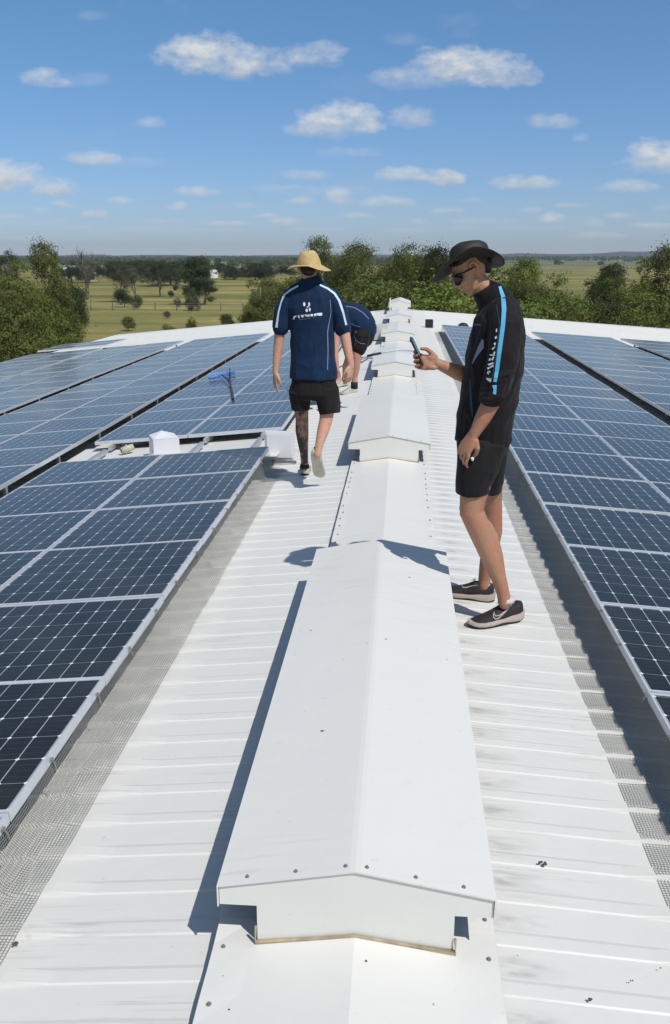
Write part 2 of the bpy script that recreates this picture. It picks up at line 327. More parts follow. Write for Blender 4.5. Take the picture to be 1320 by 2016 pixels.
# ---------------------------------------------------------------- ridge vents
def vent(y0, L, label, h=1.0, tick=0):
    root = empty('ridge_vent', (XR, y0, ZR), label, 'roof vent', 'white ridge vents along the roof')
    A, ET, EB, W, BW = .219*h, .147*h, .078*h, .395, .282
    X = lambda x: XR + x
    P = lambda x, y, z: (XR+x, y, ZR+z)
    b = MB(); y1 = y0 + L                                  # cap sheet, 3 mm thick folds
    prof = [(-W, EB), (-W, ET), (-.016, A-.0022), (0, A-.0008), (.016, A-.0022), (W, ET), (W, EB)]
    inn = [(W-.004, EB), (W-.004, ET-.004), (0, A-.005), (-W+.004, ET-.004), (-W+.004, EB)]
    n = 12
    for i in range(n):
        pass
    full = prof + inn; m = len(full); rows = []
    rr = random.Random(int(y0*10))
    segs = 16
    for i in range(segs+1):
        y = y0-.006 + (L+.012)*i/segs; e = rr.uniform(-.0012, .0012)
        rows.append([P(x, y, z+e*(1 if abs(x) < .3 else .3)) for x, z in full])
    b.add([p for r in rows for p in r], [(i*m+j, i*m+(j+1) % m, (i+1)*m+(j+1) % m, (i+1)*m+j) for i in range(segs) for j in range(m)])
    b.add([p for p in rows[0]], [(0,1,10,11),(1,2,9,10),(2,3,9),(3,4,9),(4,5,8,9),(5,6,7,8)]); b.add([p for p in rows[-1]], [(0,1,10,11),(1,2,9,10),(2,3,9),(3,4,9),(4,5,8,9),(5,6,7,8)])
    b.build('vent_cap', M_vent, root)
    for y, d in ((y0+.004, .003), (y1-.004, .003)):        # end plates
        pr = [(-W+.006, EB+.003), (-W+.006, ET-.007), (0, A-.008), (W-.006, ET-.007), (W-.006, EB+.003), (BW, EB+.003), (BW, -CS*BW-.004), (0, -.002), (-BW, -CS*BW-.004), (-BW, EB+.003)]
        b = MB(); b.prism([(XR+x, ZR+z) for x, z in pr], y-d, y+d); b.build('end_plate', M_end, root)
    b = MB()
    for s_ in (-1, 1):
        b.box(P(s_*(BW-.012), (y0+y1)/2, (EB-CS*BW)/2), (.012, L-.02, EB+CS*BW))
    b.box(P(0, (y0+y1)/2, EB+.012), (2*W-.02, L-.02, .004))
    b.build('louvre_screen', M_screen, root)
    b = MB(); b.tube([P(-BW-.004, y0-.004, EB*.2), P(-BW-.006, y0-.004, -CS*BW), P(-.14, y0-.006, -CS*.14+.001), P(0, y0-.006, .001), P(.14, y0-.006, -CS*.14+.001), P(BW+.006, y0-.004, -CS*BW), P(BW+.004, y0-.004, EB*.1)],
                     [.004, .008, .006, .0055, .006, .010, .004], 8); b.build('sealant_bead', M_seal, root, smooth=True)
    for i, fx in enumerate((-.31, -.17, -.028, .032, .17, .305)):
        b = MB(); z = A - (A-ET)*abs(fx)/W
        b.tube([P(fx, y0+.02, z-.002), P(fx, y0+.02, z+.0015)], .0062, 10); b.tube([P(fx, y0+.02, z+.0015), P(fx, y0+.02, z+.006)], .0036, 6); b.build('screw', M_screw, root)
    return root
V = [vent(2.114, 3.03, 'long white ridge vent in the foreground with a row of screws on its front edge'),
     vent(8.41, 2.95, 'white ridge vent beside the walking man in the straw hat, second from the camera'),
     vent(14.7, 2.9, 'white ridge vent between the bending man and the raised phone, third from the camera'),
     vent(21.0, 2.9, 'ridge vent with the pale poles leaning on its left side, fourth from the camera'),
     vent(27.2, 2.8, 'small distant ridge vent, last one before the far peak of the roof'),
     vent(32.4, 2.5, 'raised pale vent at the far end of the ridge standing against the green trees', 1.75)]

# ---------------------------------------------------------------- solar panels
PW, GAPX = 1.068, .006
def zarr(x): return (CAMZ-1.81) - (SL*(-1.29-x) if x < 0 else SR*(x-1.095))      # glass level of the arrays
def panel_meshes(H):
    W, T, F, G_ = PW, .038, .016, .010
    b = MB()
    for (cx, cy, dx, dy) in ((W/2, F/2, W, F), (W/2, H-F/2, W, F), (G_/2, H/2, G_, H-2*F), (W-G_/2, H/2, G_, H-2*F)): b.box((cx, cy, -T/2+.0015), (dx, dy, T))
    fo = b.build('tmp', M_alu); g = MB(); g.box((W/2, H/2, -.004), (W-2*G_, H-2*F, .005)); go = g.build('tmp', M_cell)
    r = fo.data, go.data; bpy.data.objects.remove(fo); bpy.data.objects.remove(go); return r
ORD = ['first', 'second', 'third', 'fourth', 'fifth', 'sixth', 'seventh', 'eighth', 'ninth', 'tenth', 'eleventh', 'twelfth', 'thirteenth', 'fourteenth', 'fifteenth', 'sixteenth',
       'seventeenth', 'eighteenth', 'nineteenth', 'twentieth', 'twenty-first', 'twenty-second', 'twenty-third', 'twenty-fourth']
PM = {'L': panel_meshes(1.000), 'R': panel_meshes(1.020)}
prnd = random.Random(5)
def array(side, x0, ncol, ystart, pitch, rows, name, looks):
    for c in range(ncol):
        xa = x0 + (c*(PW+GAPX) if side == 'R' else -(c+1)*PW - c*GAPX)
        for r in range(rows):
            y = ystart + r*pitch + .005
            xm = xa + PW/2
            o = empty('solar_panel', (xa, y, zarr(xa)+prnd.uniform(-.002, .002)), '%s solar panel, %s row, %s column, %s' % (looks, ORD[r], ('inner', 'outer')[c] if ncol == 2 else 'only', name), 'solar panel', 'solar panels on ' + name)
            s = -(SR if side == 'R' else -SL)
            o.rotation_euler = (prnd.uniform(-.004, .004), -math.atan(s) + prnd.uniform(-.002, .002), 0)
            for nm, me in zip(('panel_frame', 'solar_cells'), PM[side]):
                link_mesh(nm, me, o)
array('L', -1.29, 2, 1.51, 1.01, 7, 'near left array', 'dark blue')
array('L', -1.29, 2, 9.62, 1.01, 15, 'left array beside the walking man', 'grey-blue')
array('L', -3.66, 2, 6.55, 1.02, 18, 'second array left of ridge', 'sky-reflecting')
array('L', -6.08, 2, 10.6, 1.02, 14, 'third array left of ridge', 'pale grey')
array('L', -8.42, 2, 14.7, 1.02, 10, 'fourth array left of ridge', 'dull grey')
array('L', -8.75, 2, 26.2, 1.02, 2, 'array at far left roof corner', 'dark grey')
array('R', 1.095, 2, 1.51, 1.03, 23, 'first array right of ridge', 'dark blue')
array('R', 3.54, 2, 9.7, 1.03, 15, 'second array right of ridge', 'grey-blue')
array('R', 5.96, 2, 15.9, 1.03, 9, 'third array right of ridge', 'pale grey')

# rails under each array
def rails(side, xs, y0, y1, name):
    for i, x in enumerate(xs):
        b = MB(); z = zarr(x) - .038 - .025
        b.box((x, (y0+y1)/2, z), (.04, y1-y0, .045))
        y = y0 + .3
        while y < y1:
            b.box((x+.01, y, (z + zrib(x))/2), (.03, .05, max(.02, z-zrib(x)))); y += 1.4
        o = b.build('mounting_rail', M_galv, None); tag(o, 'aluminium mounting rail running lengthwise under %s' % name, 'mounting rail', 'rails under ' + name)
rails('L', (-1.50, -2.14, -2.58, -3.22), 1.5, 9.35, 'near left array')
rails('L', (-1.50, -2.14, -2.58, -3.22), 9.50, 24.8, 'left array beside the walking man')
rails('L', (-3.87, -4.5, -4.95, -5.6), 6.5, 24.9, 'second array left of ridge')
rails('L', (-6.3, -6.95, -7.4, -8.05), 10.5, 24.9, 'third array left of ridge')
rails('R', (1.30, 1.94, 2.38, 3.02), 1.5, 25.2, 'first array right of ridge')
rails('R', (3.75, 4.4, 4.8, 5.5), 9.7, 25.2, 'second array right of ridge')
rails('R', (6.2, 6.8), 15.9, 25.2, 'third array right of ridge')

b = MB(); n = 24
for (xa, xb) in ((-3.62, -1.22),):
    b.add([(xa, 8.62, zarr(xa)-.115), (xb, 8.62, zarr(xb)-.115), (xb, 9.86, zarr(xb)-.115), (xa, 9.86, zarr(xa)-.115), (xa, 8.62, zarr(xa)-.118), (xb, 8.62, zarr(xb)-.118), (xb, 9.86, zarr(xb)-.118), (xa, 9.86, zarr(xa)-.118)], [(0,1,2,3), (7,6,5,4), (0,4,5,1), (1,5,6,2), (2,6,7,3), (3,7,4,0)])
b.build('added_gap_sheet', M_roof, shed)  # white sheet added above the roof so the gap floor reads as sunlit
# wire bird mesh along the inner edges
def wire(name, rowf, y0, y1, step, label):
    n = int((y1-y0)/step); vs = []; uv = []; m = None
    for i in range(n+1):
        y = y0 + (y1-y0)*i/n; pts = rowf(y); m = len(pts); acc = 0
        for j, p in enumerate(pts):
            if j: acc += (Vector(p)-Vector(pts[j-1])).length
            vs.append(p); uv.append((acc, y))
    fs = [(i*m+j, i*m+j+1, (i+1)*m+j+1, (i+1)*m+j) for i in range(n) for j in range(m-1)]
    me = bpy.data.meshes.new(name); me.from_pydata(vs, [], fs); ul = me.uv_layers.new(name='UVMap')
    for lp in me.loops: ul.data[lp.index].uv = uv[lp.vertex_index]
    o = link_mesh(name, me, None, M_wire, True); tag(o, label, 'wire mesh'); return o
def rowL(y):
    f = min(1, max(0, (y-6.2)/2)); k = .010*noise.noise(Vector((y*3.1, 1, 0))) + .022*f*noise.noise(Vector((y*9, 5, 0)))
    wv = .006*math.sin(y*2*math.pi/.38)
    xo = -1.150 + .006*noise.noise(Vector((y*2, 9, 0)))
    return [(xo, y, zrib(xo)+.004), (-1.175, y, zrib(-1.175)+.007+k*.5), (-1.205, y, zrib(-1.2)+.012+k+wv), (-1.24, y, zrib(-1.24)+.022+k+wv), (-1.265, y, zrib(-1.26)+.05+k), (-1.284, y, zarr(-1.29)-.062), (-1.287, y, zarr(-1.29)-.034)]
def rowR(y):
    h = prof_h(y)
    return [(.89 + (.012 if h > .02 else 0), y, zpan(.89)+h+.003), (.93, y, zpan(.93)+h+.004), (.97, y, zpan(.97)+h+.005), (1.02, y, zpan(1.02)+h*.8+.012), (1.06, y, zrib(1.06)+.035), (1.088, y, zarr(1.095)-.05), (1.091, y, zarr(1.095)-.034)]
wire('bird_mesh', rowL, 1.4, 8.55, .024, 'wire bird mesh draped along the inner edge of the left panels')
wire('bird_mesh', rowR, 1.4, 25.0, .0238, 'wire bird mesh draped over the roof ribs beside the right panels')
CB = MB(); CB.tube([(0, 0, .02), (-.008, 0, .0), (-.014, .004, -.024)], .003, 6); CB.box((0, 0, .018), (.010, .016, .008)); co_ = CB.build('tmp', M_screw); CLIP = co_.data; bpy.data.objects.remove(co_)
bms = [o for o in COL.objects if o.name.startswith('bird_mesh')]; rnd = random.Random(12)
for o_, xx, sg, y0, y1 in ((bms[0], -1.284, -1, 1.6, 8.5), (bms[1], 1.086, 1, 2.0, 20)):
    y = y0
    while y < y1:
        c = link_mesh('mesh_clip', CLIP, o_); c.location = (xx, y, zarr(xx) - .03); c.rotation_euler = (rnd.uniform(-.3, .3), 0, 0 if sg > 0 else math.pi); y += rnd.uniform(.34, .56)
#@@PEOPLE
# ---------------------------------------------------------------- people
CAMP = Vector((0, 0, CAMZ))
def atz(px, py, z):
    d = cam_dir(px, py); return CAMP + d*((z-CAMZ)/d.z)
def skin_mat(name, base):
    m = mat(name, base, .52, spec=.35, sss=.08); t = NT(m)
    c = t.mix(t.ramp(t.noise(9, 5, rough=.6), .35, .7), base, (base[0]*1.06, base[1]*.78, base[2]*.72)); c = t.mix(t.m('MULTIPLY', t.ramp(t.noise(70, 4), .5, .7), .30), c, (base[0]*.62, base[1]*.5, base[2]*.45)); t.col(c); t.bump(t.m('ADD', t.noise(160, 3), t.noise(28, 3)), .3, .004); return m
def tattoo_mat(base):
    m = mat('tattooed_skin', base, .5, spec=.35, sss=.05); t = NT(m)
    n = t.ramp(t.noise(13, 5, (1, 1, .7), .6), .46, .56); n2 = t.ramp(t.noise(34, 4, (1, 1, .6), .6, loc=(3, 1, 2)), .45, .6)
    f = t.m('MINIMUM', t.m('ADD', t.m('MULTIPLY', n, .95), t.m('MULTIPLY', n2, .62)), 1.0)
    t.col(t.mix(t.m('MULTIPLY', f, .93), base, (.022, .022, .026))); return m
def cloth_mat(name, base, weave=420, rough=.8, sheen=.15):
    m = mat(name, base, rough, spec=.25, sheen=sheen); t = NT(m)
    c = t.mix(t.ramp(t.noise(5, 4), .3, .7), tuple(v*.85 for v in base), tuple(v*1.15 for v in base)); t.col(c)
    h = t.m('ADD', t.m('MULTIPLY', t.noise(7, 5, (1.6, 1.6, .55), .55), 1.0), t.m('MULTIPLY', t.noise(weave, 2), .04)); t.bump(h, .75, .035); return m
S_A = skin_mat('tanned_skin', (.41, .235, .155)); S_B = skin_mat('light_tan_skin', (.54, .34, .25)); S_C = skin_mat('pink_skin', (.55, .32, .24))
M_tat = tattoo_mat((.36, .20, .15))
M_jacket = cloth_mat('black_jacket_cloth', (.0085, .0060, .0080), sheen=.04); M_shortsA = cloth_mat('charcoal_shorts_cloth', (.010, .0095, .0115), sheen=.04); M_shortsB = cloth_mat('faded_black_cloth', (.011, .009, .008), sheen=.05)
M_navy = cloth_mat('navy_shirt_cloth', (.0035, .020, .060), sheen=.05); M_maroon = cloth_mat('maroon_cloth', (.07, .012, .022)); M_cyan = mat('cyan_stripe', (.10, .42, .68), .6)
M_ice = mat('pale_blue_stripe', (.52, .68, .80), .6); M_pale = mat('white_print', (.72, .74, .80), .6); M_greyprint = mat('grey_print', (.10, .11, .14), .6)
M_bluegrey = mat('blue_grey_panel', (.17, .22, .32), .7); M_teal = mat('dark_teal_piping', (.012, .05, .075), .7)
M_hatA = mat('dark_oilskin_hat', (.018, .014, .013), .65, bump=(14, .5, .01), var=(7, .3)); M_straw = mat('golden_straw', (.52, .38, .17), .8, bump=(150, .7, .004), var=(40, .18))
M_hair = mat('dark_hair', (.012, .008, .006), .6, bump=(120, .7, .004)); M_lens = mat('dark_lens', (.004, .004, .005), .15, spec=.4)
M_shoeA = mat('black_knit_shoe', (.016, .015, .017), .75, bump=(260, .6, .003), var=(18, .3)); M_soleA = mat('tan_foam_sole', (.46, .38, .34), .6, var=(18, .08)); M_rub = mat('black_rubber', (.012, .012, .013), .7)
M_soleW = mat('cream_sole', (.50, .47, .39), .65, var=(22, .15), bump=(40, .3, .004)); M_shoeW = mat('grey_cream_shoe', (.40, .38, .33), .7, var=(25, .3)); M_sock = mat('pale_sock', (.62, .50, .50), .8); M_sockK = mat('black_sock', (.012, .012, .012), .9)

def organic(name, mb, voxel, m, parent, smooth=4, wr=None, fac=.5):
    """voxel-union of overlapping tapered forms into one continuous surface"""
    me = bpy.data.meshes.new('tmp'); me.from_pydata([tuple(v) for v in mb.v], [], mb.f); me.update()
    bm = bmesh.new(); bm.from_mesh(me); bmesh.ops.recalc_face_normals(bm, faces=bm.faces); bm.to_mesh(me); bm.free()
    o = bpy.data.objects.new('tmp', me); COL.objects.link(o)
    r = o.modifiers.new('r', 'REMESH'); r.mode = 'VOXEL'; r.voxel_size = voxel; r.use_smooth_shade = True
    s = o.modifiers.new('s', 'SMOOTH'); s.factor = fac; s.iterations = smooth
    dg = bpy.context.evaluated_depsgraph_get(); dg.update(); me2 = bpy.data.meshes.new_from_object(o.evaluated_get(dg)); bpy.data.objects.remove(o)
    if wr:
        cs = [v.co.copy() for v in me2.vertices]; ns = [v.normal.copy() for v in me2.vertices]; fl = []
        for c_, n_ in zip(cs, ns):
            q = c_ + n_*wr(c_); fl += [q.x, q.y, q.z]
        me2.vertices.foreach_set('co', fl); me2.update()
    if parent is not None:
        l = Vector(parent.location) if parent.parent is None else Vector(parent.location)+Vector(parent.parent.location)
        for v in me2.vertices: v.co -= l
    me2.name = name; me2.materials.clear(); me2.materials.append(m)
    ob = link_mesh(name, me2, parent, None, True); return ob
def limb(mb, pts, up=None, n=26, ends=(1, 1)):
    mb.tube([at(p[0], p[1], p[2]) for p in pts], [p[3] for p in pts], n, True, up=up)
    for p, e_ in ((pts[0], ends[0]), (pts[-1], ends[1])):
        if not e_: continue
        r = p[3] if not isinstance(p[3], tuple) else min(p[3]); c = at(p[0], p[1], p[2]); mb.ball(c, r*.96, 7)
def frame(o, x, zhint):
    x = Vector(x).normalized(); z = Vector(zhint); z = (z - x*z.dot(x)).normalized(); y = z.cross(x)
    return Matrix(((x.x, y.x, z.x, o[0]), (x.y, y.y, z.y, o[1]), (x.z, y.z, z.z, o[2]), (0, 0, 0, 1)))
class LB(MB):
    """shapes in a local frame, baked to the world"""
    def __init__(s, M4, sc=1): super().__init__(); s.M4 = M4; s.s = sc
    def add(s, vs, fs): return super().add([s.M4 @ (Vector(v)*s.s) for v in vs], fs)
def hand(mb, M4, curls, thumb, side=1, spread=.0, sc=1.0):
    """local: x towards the fingers, y towards the thumb, palm faces -z"""
    h = LB(M4, sc)
    h.tube([(-.02, 0, 0), (.0, 0, 0), (.03, .002, 0), (.06, 0, 0), (.088, -.001, 0), (.097, -.001, -.002)], [(.024, .020), (.026, .019), (.036, .017), (.041, .015), (.040, .012), (.036, .008)], 14, up=(0, 0, 1))
    h.ball((.035, .022, -.010), (.028, .017, .013), 6); h.ball((.03, -.024, -.008), (.028, .013, .012), 6)
    for i, (y, L, r) in enumerate(((.0335, .072, .0080), (.0112, .080, .0085), (-.0115, .074, .0080), (-.0330, .058, .0072))):
        p = Vector((.088, y, -.001)); a = 0; pts = [p.copy()]; rr = [r*1.12]
        for k, f in enumerate((.44, .32, .24)):
            a += curls[i][k]; d = Vector((math.cos(a), spread*(1.5-i)*.1, -math.sin(a))).normalized(); p = p + d*(L*f*1.05); pts.append(p.copy()); rr.append(r*(1, .93, .78)[k])
        h.tube(pts, rr, 9, up=(0, 1, 0)); h.ball(pts[-1], r*.80, 5)
        for q in pts[1:-1]: h.ball(q, r*1.0, 5)
    pts = [Vector(q) for q in thumb]; h.tube(pts, [.015, .0125, .0105, .0085][:len(pts)], 9); h.ball(pts[-1], .0088, 5); h.ball(pts[1], .0128, 5)
    mb.v, base = mb.v + h.v, len(mb.v); mb.f += [tuple(i+base for i in f) for f in h.f]
def headform(mb, M4, sc=1.0, ears=True):
    h = LB(M4, sc)                                        # x forward, y left, z up
    h.ball((-.012, 0, .035), (.100, .078, .092), 10); h.ball((.022, 0, -.015), (.072, .064, .085), 9); h.ball((.052, 0, -.078), (.038, .040, .030), 7); h.ball((.074, 0, -.092), (.018, .020, .016), 6)
    h.tube([(.086, 0, .028), (.104, 0, .004), (.114, 0, -.016), (.098, 0, -.024)], [.009, .011, .014, .010], 9); h.ball((.100, .011, -.018), (.010, .008, .008), 5); h.ball((.100, -.011, -.018), (.010, .008, .008), 5)
    h.ball((.088, 0, .036), (.012, .048, .011), 6); h.ball((.093, 0, -.045), (.012, .022, .006), 5); h.ball((.090, 0, -.057), (.011, .019, .006), 5)
    h.ball((.062, .040, -.020), (.024, .022, .026), 6); h.ball((.062, -.040, -.020), (.024, .022, .026), 6)
    h.tube([(.01, .055, -.04), (.045, .045, -.075), (.070, .012, -.092)], [.018, .018, .016], 8); h.tube([(.01, -.055, -.04), (.045, -.045, -.075), (.070, -.012, -.092)], [.018, .018, .016], 8)
    if ears:
        for s_ in (-1, 1):
            h.tube([(.000, s_*.074, -.036), (-.010, s_*.084, -.020), (-.024, s_*.095, .004), (-.024, s_*.098, .026), (-.010, s_*.094, .040), (.006, s_*.084, .034), (.010, s_*.076, .010)], [.009, .009, .009, .009, .008, .007, .006], 9)
            h.ball((-.006, s_*.076, .002), (.014, .009, .030), 6)
    mb.v, base = mb.v + h.v, len(mb.v); mb.f += [tuple(i+base for i in f) for f in h.f]
def wrinkle(amp, sc, zst=2.2, seed=0, amp2=0, sc2=40):
    def f(co):
        n = noise.noise(Vector((co.x*sc, co.y*sc, co.z*sc/zst)) + Vector((seed, seed, 0)))
        r = 1-abs(n)*2.2
        e = noise.noise(co*sc2)*amp2 if amp2 else 0
        return amp*r*abs(r) * .6 + e
    return f
def bvh_of(ob):
    me = ob.data; off = Vector((0, 0, 0)); p = ob.parent
    while p is not None: off += Vector(p.location); p = p.parent
    return BVHTree.FromPolygons([v.co+off for v in me.vertices], [tuple(p_.vertices) for p_ in me.polygons])
def decal(name, ob, polys, m, parent, off=.002, label=None):
    """small flat prints given as outlines, laid onto the cloth where it is and following its curve"""
    bv = bvh_of(ob); b = MB()
    for poly in polys:
        pts = []
        for px, py in poly:
            d = cam_dir(px, py).normalized(); hit = bv.ray_cast(CAMP, d)
            if hit[0] is None: pts = None; break
            pts.append(hit[0] + hit[1]*off*(1 if hit[1].dot(d) < 0 else -1))
        if pts and len(pts) >= 3: b.add(pts, [tuple(range(len(pts)))])
    o = b.build(name, m, parent); 
    if label: o['label'] = label
    return o
def stripe(pts, wid, n=None):
    """outline quads along a px path; wid number or list"""
    out = []; P = []
    for i in range(len(pts)-1):
        a, b_ = Vector(pts[i]), Vector(pts[i+1]); k = max(1, int((b_-a).length/4))
        wa = wid if isinstance(wid, (int, float)) else wid[i]; wb = wid if isinstance(wid, (int, float)) else wid[i+1]
        for j in range(k): P.append((a.lerp(b_, j/k), wa+(wb-wa)*j/k))
    P.append((Vector(pts[-1]), wid if isinstance(wid, (int, float)) else wid[-1])); E = []
    for i, (p, w_) in enumerate(P):
        t = (P[min(i+1, len(P)-1)][0] - P[max(i-1, 0)][0]); t = t.normalized() if t.length > 0 else Vector((0, 1)); nn = Vector((-t.y, t.x))*w_/2; E.append((p-nn, p+nn))
    return [[tuple(E[i][0]), tuple(E[i][1]), tuple(E[i+1][1]), tuple(E[i+1][0])] for i in range(len(E)-1)]
def shoe(parent, M4, L, upm, solem, outm, name='shoe', laces=True, sc=1.0):
    sec = [(0, .020, .030, .085), (.02, .030, .024, .108), (.08, .037, .024, .112), (.15, .040, .022, .096), (.23, .041, .022, .092), (.31, .042, .022, .112), (.36, .042, .020, .110), (.44, .044, .020, .094), (.54, .047, .018, .078), (.66, .051, .017, .063), (.80, .050, .018, .051), (.90, .043, .020, .042), (.97, .026, .022, .030), (1.0, .010, .024, .027)]
    u = LB(M4); K = 13; rows = []
    for t, hw, z0, z1 in sec:
        row = []
        for k in range(K):
            a = math.pi*k/(K-1); c = math.cos(a); s = math.sin(a); ex = .75
            row.append(((t-.2)*L, hw*math.copysign(abs(c)**ex, c), z0 + (z1-z0)*s**.7))
        rows.append(row)
    u.add([p for r in rows for p in r], [(i*K+j, i*K+j+1, (i+1)*K+j+1, (i+1)*K+j) for i in range(len(rows)-1) for j in range(K-1)] + [(i*K, (i+1)*K, (i+1)*K+K-1, i*K+K-1) for i in range(len(rows)-1)] + [tuple(range(K)), tuple(range((len(rows)-1)*K, len(rows)*K))])
    up = u.build(name, upm, parent, smooth=True)
    def sole(nm, z_top, z_bot, grow, m):
        b = LB(M4); rows = []
        for t, hw, _, _ in [(-.035, .016, 0, 0)] + sec + [(1.02, .004, 0, 0)]:
            spring = .014*max(0, (t-.78)/.22)**2 + .010*max(0, (.10-t)/.13)**1.5; arch = .006*math.exp(-((t-.42)/.12)**2)
            w_ = hw + grow; zt = z_top(t) + spring*.5; zb = z_bot + spring + arch
            rows.append([((t-.2)*L, -w_*.93, zb), ((t-.2)*L, w_*.93, zb), ((t-.2)*L, w_, (zt+zb)/2), ((t-.2)*L, w_*.97, zt), ((t-.2)*L, -w_*.97, zt), ((t-.2)*L, -w_, (zt+zb)/2)])
        K2 = 6; b.add([p for r in rows for p in r], [(i*K2+j, i*K2+(j+1) % K2, (i+1)*K2+(j+1) % K2, (i+1)*K2+j) for i in range(len(rows)-1) for j in range(K2)] + [tuple(range(K2)), tuple(range((len(rows)-1)*K2, len(rows)*K2))])
        return b.build(nm, m, up if False else parent, smooth=False, bevel=.002)
    sole('shoe_sole', lambda t: .046 - .014*min(1, max(0, t-.25)/.5) + .010*math.exp(-((t+.02)/.1)**2) - .006*math.exp(-((t-.42)/.12)**2), .006, .006, solem)
    sole('shoe_outsole', lambda t: .010, .0, .003, outm)
    if laces:
        b = LB(M4)
        for k in range(5):
            t = .37+.052*k; z = .108-.0125*k; b.tube([((t-.2)*L, -.022, z-.010), ((t-.2)*L+.004, -.010, z+.0015), ((t-.2)*L, .010, z+.0015), ((t-.2)*L+.004, .022, z-.010)], .0028, 6)
        b.tube([((.36-.2)*L, 0, .110), ((.36-.2)*L, .020, .122), ((.42-.2)*L, .032, .104), ((.37-.2)*L, .004, .110)], .0022, 6); b.tube([((.36-.2)*L, 0, .110), ((.36-.2)*L, -.020, .120), ((.42-.2)*L, -.032, .100)], .0022, 6)
        b.build('laces', outm, parent, smooth=True)
    return up
def hat(parent, M4, m, crown, brimf, rb0, rb1, name='hat', thick=.003):
    """crown rings (z, rx, ry, dx); brim height function(phi, t)"""
    b = LB(M4); K = 40; rows = []
    for z, rx, ry, dent in crown:
        rows.append([(rx*math.cos(2*math.pi*k/K), ry*math.sin(2*math.pi*k/K), z - dent*math.exp(-(ry*math.sin(2*math.pi*k/K)/.022)**2)*(1 if math.cos(2*math.pi*k/K) > -.9 else .6) - dent*.7*max(0, math.cos(2*math.pi*k/K)-.55)) for k in range(K)])
    n = len(rows); b.add([p for r in rows for p in r], [(i*K+j, i*K+(j+1) % K, (i+1)*K+(j+1) % K, (i+1)*K+j) for i in range(n-1) for j in range(K)] + [tuple(range((n-1)*K, n*K))])
    T = 8; rings = []
    for side in (0, 1):
        rr = []
        for i in range(T+1):
            t = i/T; ring = []
            for k in range(K):
                a = 2*math.pi*k/K; r0x, r0y = crown[0][1], crown[0][2]
                x = (r0x*(1-t) + rb0*t)*math.cos(a); y = (r0y*(1-t)+rb1*t)*math.sin(a); dz, dx, ks = brimf(a, t)
                ring.append((x+dx, y*ks, crown[0][0] + dz - side*thick))
            rr.append(ring)
        rings.append(rr)
    seq = rings[0] + rings[1][::-1]; n = len(seq); b.add([p for r in seq for p in r], [(i*K+j, i*K+(j+1) % K, (i+1)*K+(j+1) % K, (i+1)*K+j) for i in range(n-1) for j in range(K)])
    return b.build(name, m, parent, smooth=True)

# ---- person with the phone, standing right of the ridge
zf = zrib(.55)
pA = empty('person', (.55, 4.8, zf), 'man in black jacket, shorts and dark wide-brim hat looking at a phone', 'person')
YB = 4.80
bA = MB()
HD = at(929, 533, YB); fwd = Vector((-.80, -.10, -.59)); MH = frame(HD, fwd, (-.55, 0, .83)); headform(bA, MH, .98)
limb(bA, [(941, 553, YB, .050), (960, 575, YB, .056), (974, 605, YB, .066)])
limb(bA, [(974, 600, YB, (.06, .07)), (980, 640, YB, (.08, .12)), (976, 720, YB, (.10, .13)), (958, 830, YB, (.10, .13)), (950, 880, YB, (.11, .15))], up=(0, 1, 0))
limb(bA, [(986, 650, 4.64, .045), (988, 690, 4.60, .045), (974, 770, 4.57, .045), (966, 795, 4.565, .047), (950, 825, 4.56, .041), (938, 847, 4.56, .031), (932, 858, 4.56, .027)])
MW = frame(at(931, 856, 4.56), Vector((-.42, .0, -.90)), (-.62, -.75, .3))
hand(bA, MW, ((.18, .50, .45), (.28, .62, .50), (.40, .75, .55), (.52, .85, .6)), ((.015, .024, -.006), (.045, .044, -.022), (.072, .040, -.040), (.092, .028, -.050)), sc=1.12)
limb(bA, [(980, 650, 4.95, .045), (968, 690, 5.0, .045), (950, 742, 5.0, .046), (925, 742, 4.96, .046), (900, 732, 4.92, .043), (880, 724, 4.90, .034), (862, 716, 4.88, .028)])
WR = at(864, 717, 4.88); MR = frame(WR, (-.93, 0, .12), (.25, .86, -.42))
hand(bA, MR, ((.35, .95, .75), (.45, 1.05, .8), (.55, 1.1, .8), (.65, 1.1, .8)), ((.015, .024, -.006), (.045, .048, -.014), (.070, .058, -.026), (.094, .052, -.040)), sc=1.12)
limb(bA, [(952, 880, 4.71, .095), (940, 940, 4.68, .086), (931, 985, 4.665, .070), (929, 1008, 4.66, .066), (941, 1035, 4.66, .064), (953, 1065, 4.665, .058), (969, 1105, 4.67, .051), (983, 1140, 4.675, .042), (991, 1168, 4.68, .036), (994, 1188, 4.68, .036)])
limb(bA, [(960, 880, 4.90, .095), (965, 940, 4.94, .075), (968, 985, 4.97, .060), (970, 1005, 4.98, .056), (970, 1045, 5.0, .057), (964, 1085, 5.02, .050), (957, 1118, 5.03, .040), (954, 1140, 5.04, .036), (954, 1156, 5.04, .037)])
bA.ball(at(919, 1000, 4.66), (.040, .045, .045), 8); bA.tube([at(944, 1010, 4.67), at(955, 1035, 4.675), at(965, 1062, 4.68), at(976, 1095, 4.68), at(986, 1130, 4.68), at(992, 1160, 4.68)], [.012, .040, .049, .042, .028, .014], 20)
bodyA = organic('body', bA, .0040, S_A, pA, 5)
j = MB()
T = [(951, 868, .150, .180), (953, 850, .150, .182), (958, 815, .152, .182), (966, 760, .155, .186), (975, 705, .150, .196), (981, 660, .140, .205), (984, 630, .126, .205), (984, 606, .105, .175), (978, 588, .075, .12), (972, 572, .060, .078), (972, 562, .048, .060), (975, 554, .040, .055)]
j.tube([at(x, y, YB) for x, y, a, c in T], [(a, c) for x, y, a, c in T], 28, True, up=(0, 1, 0))
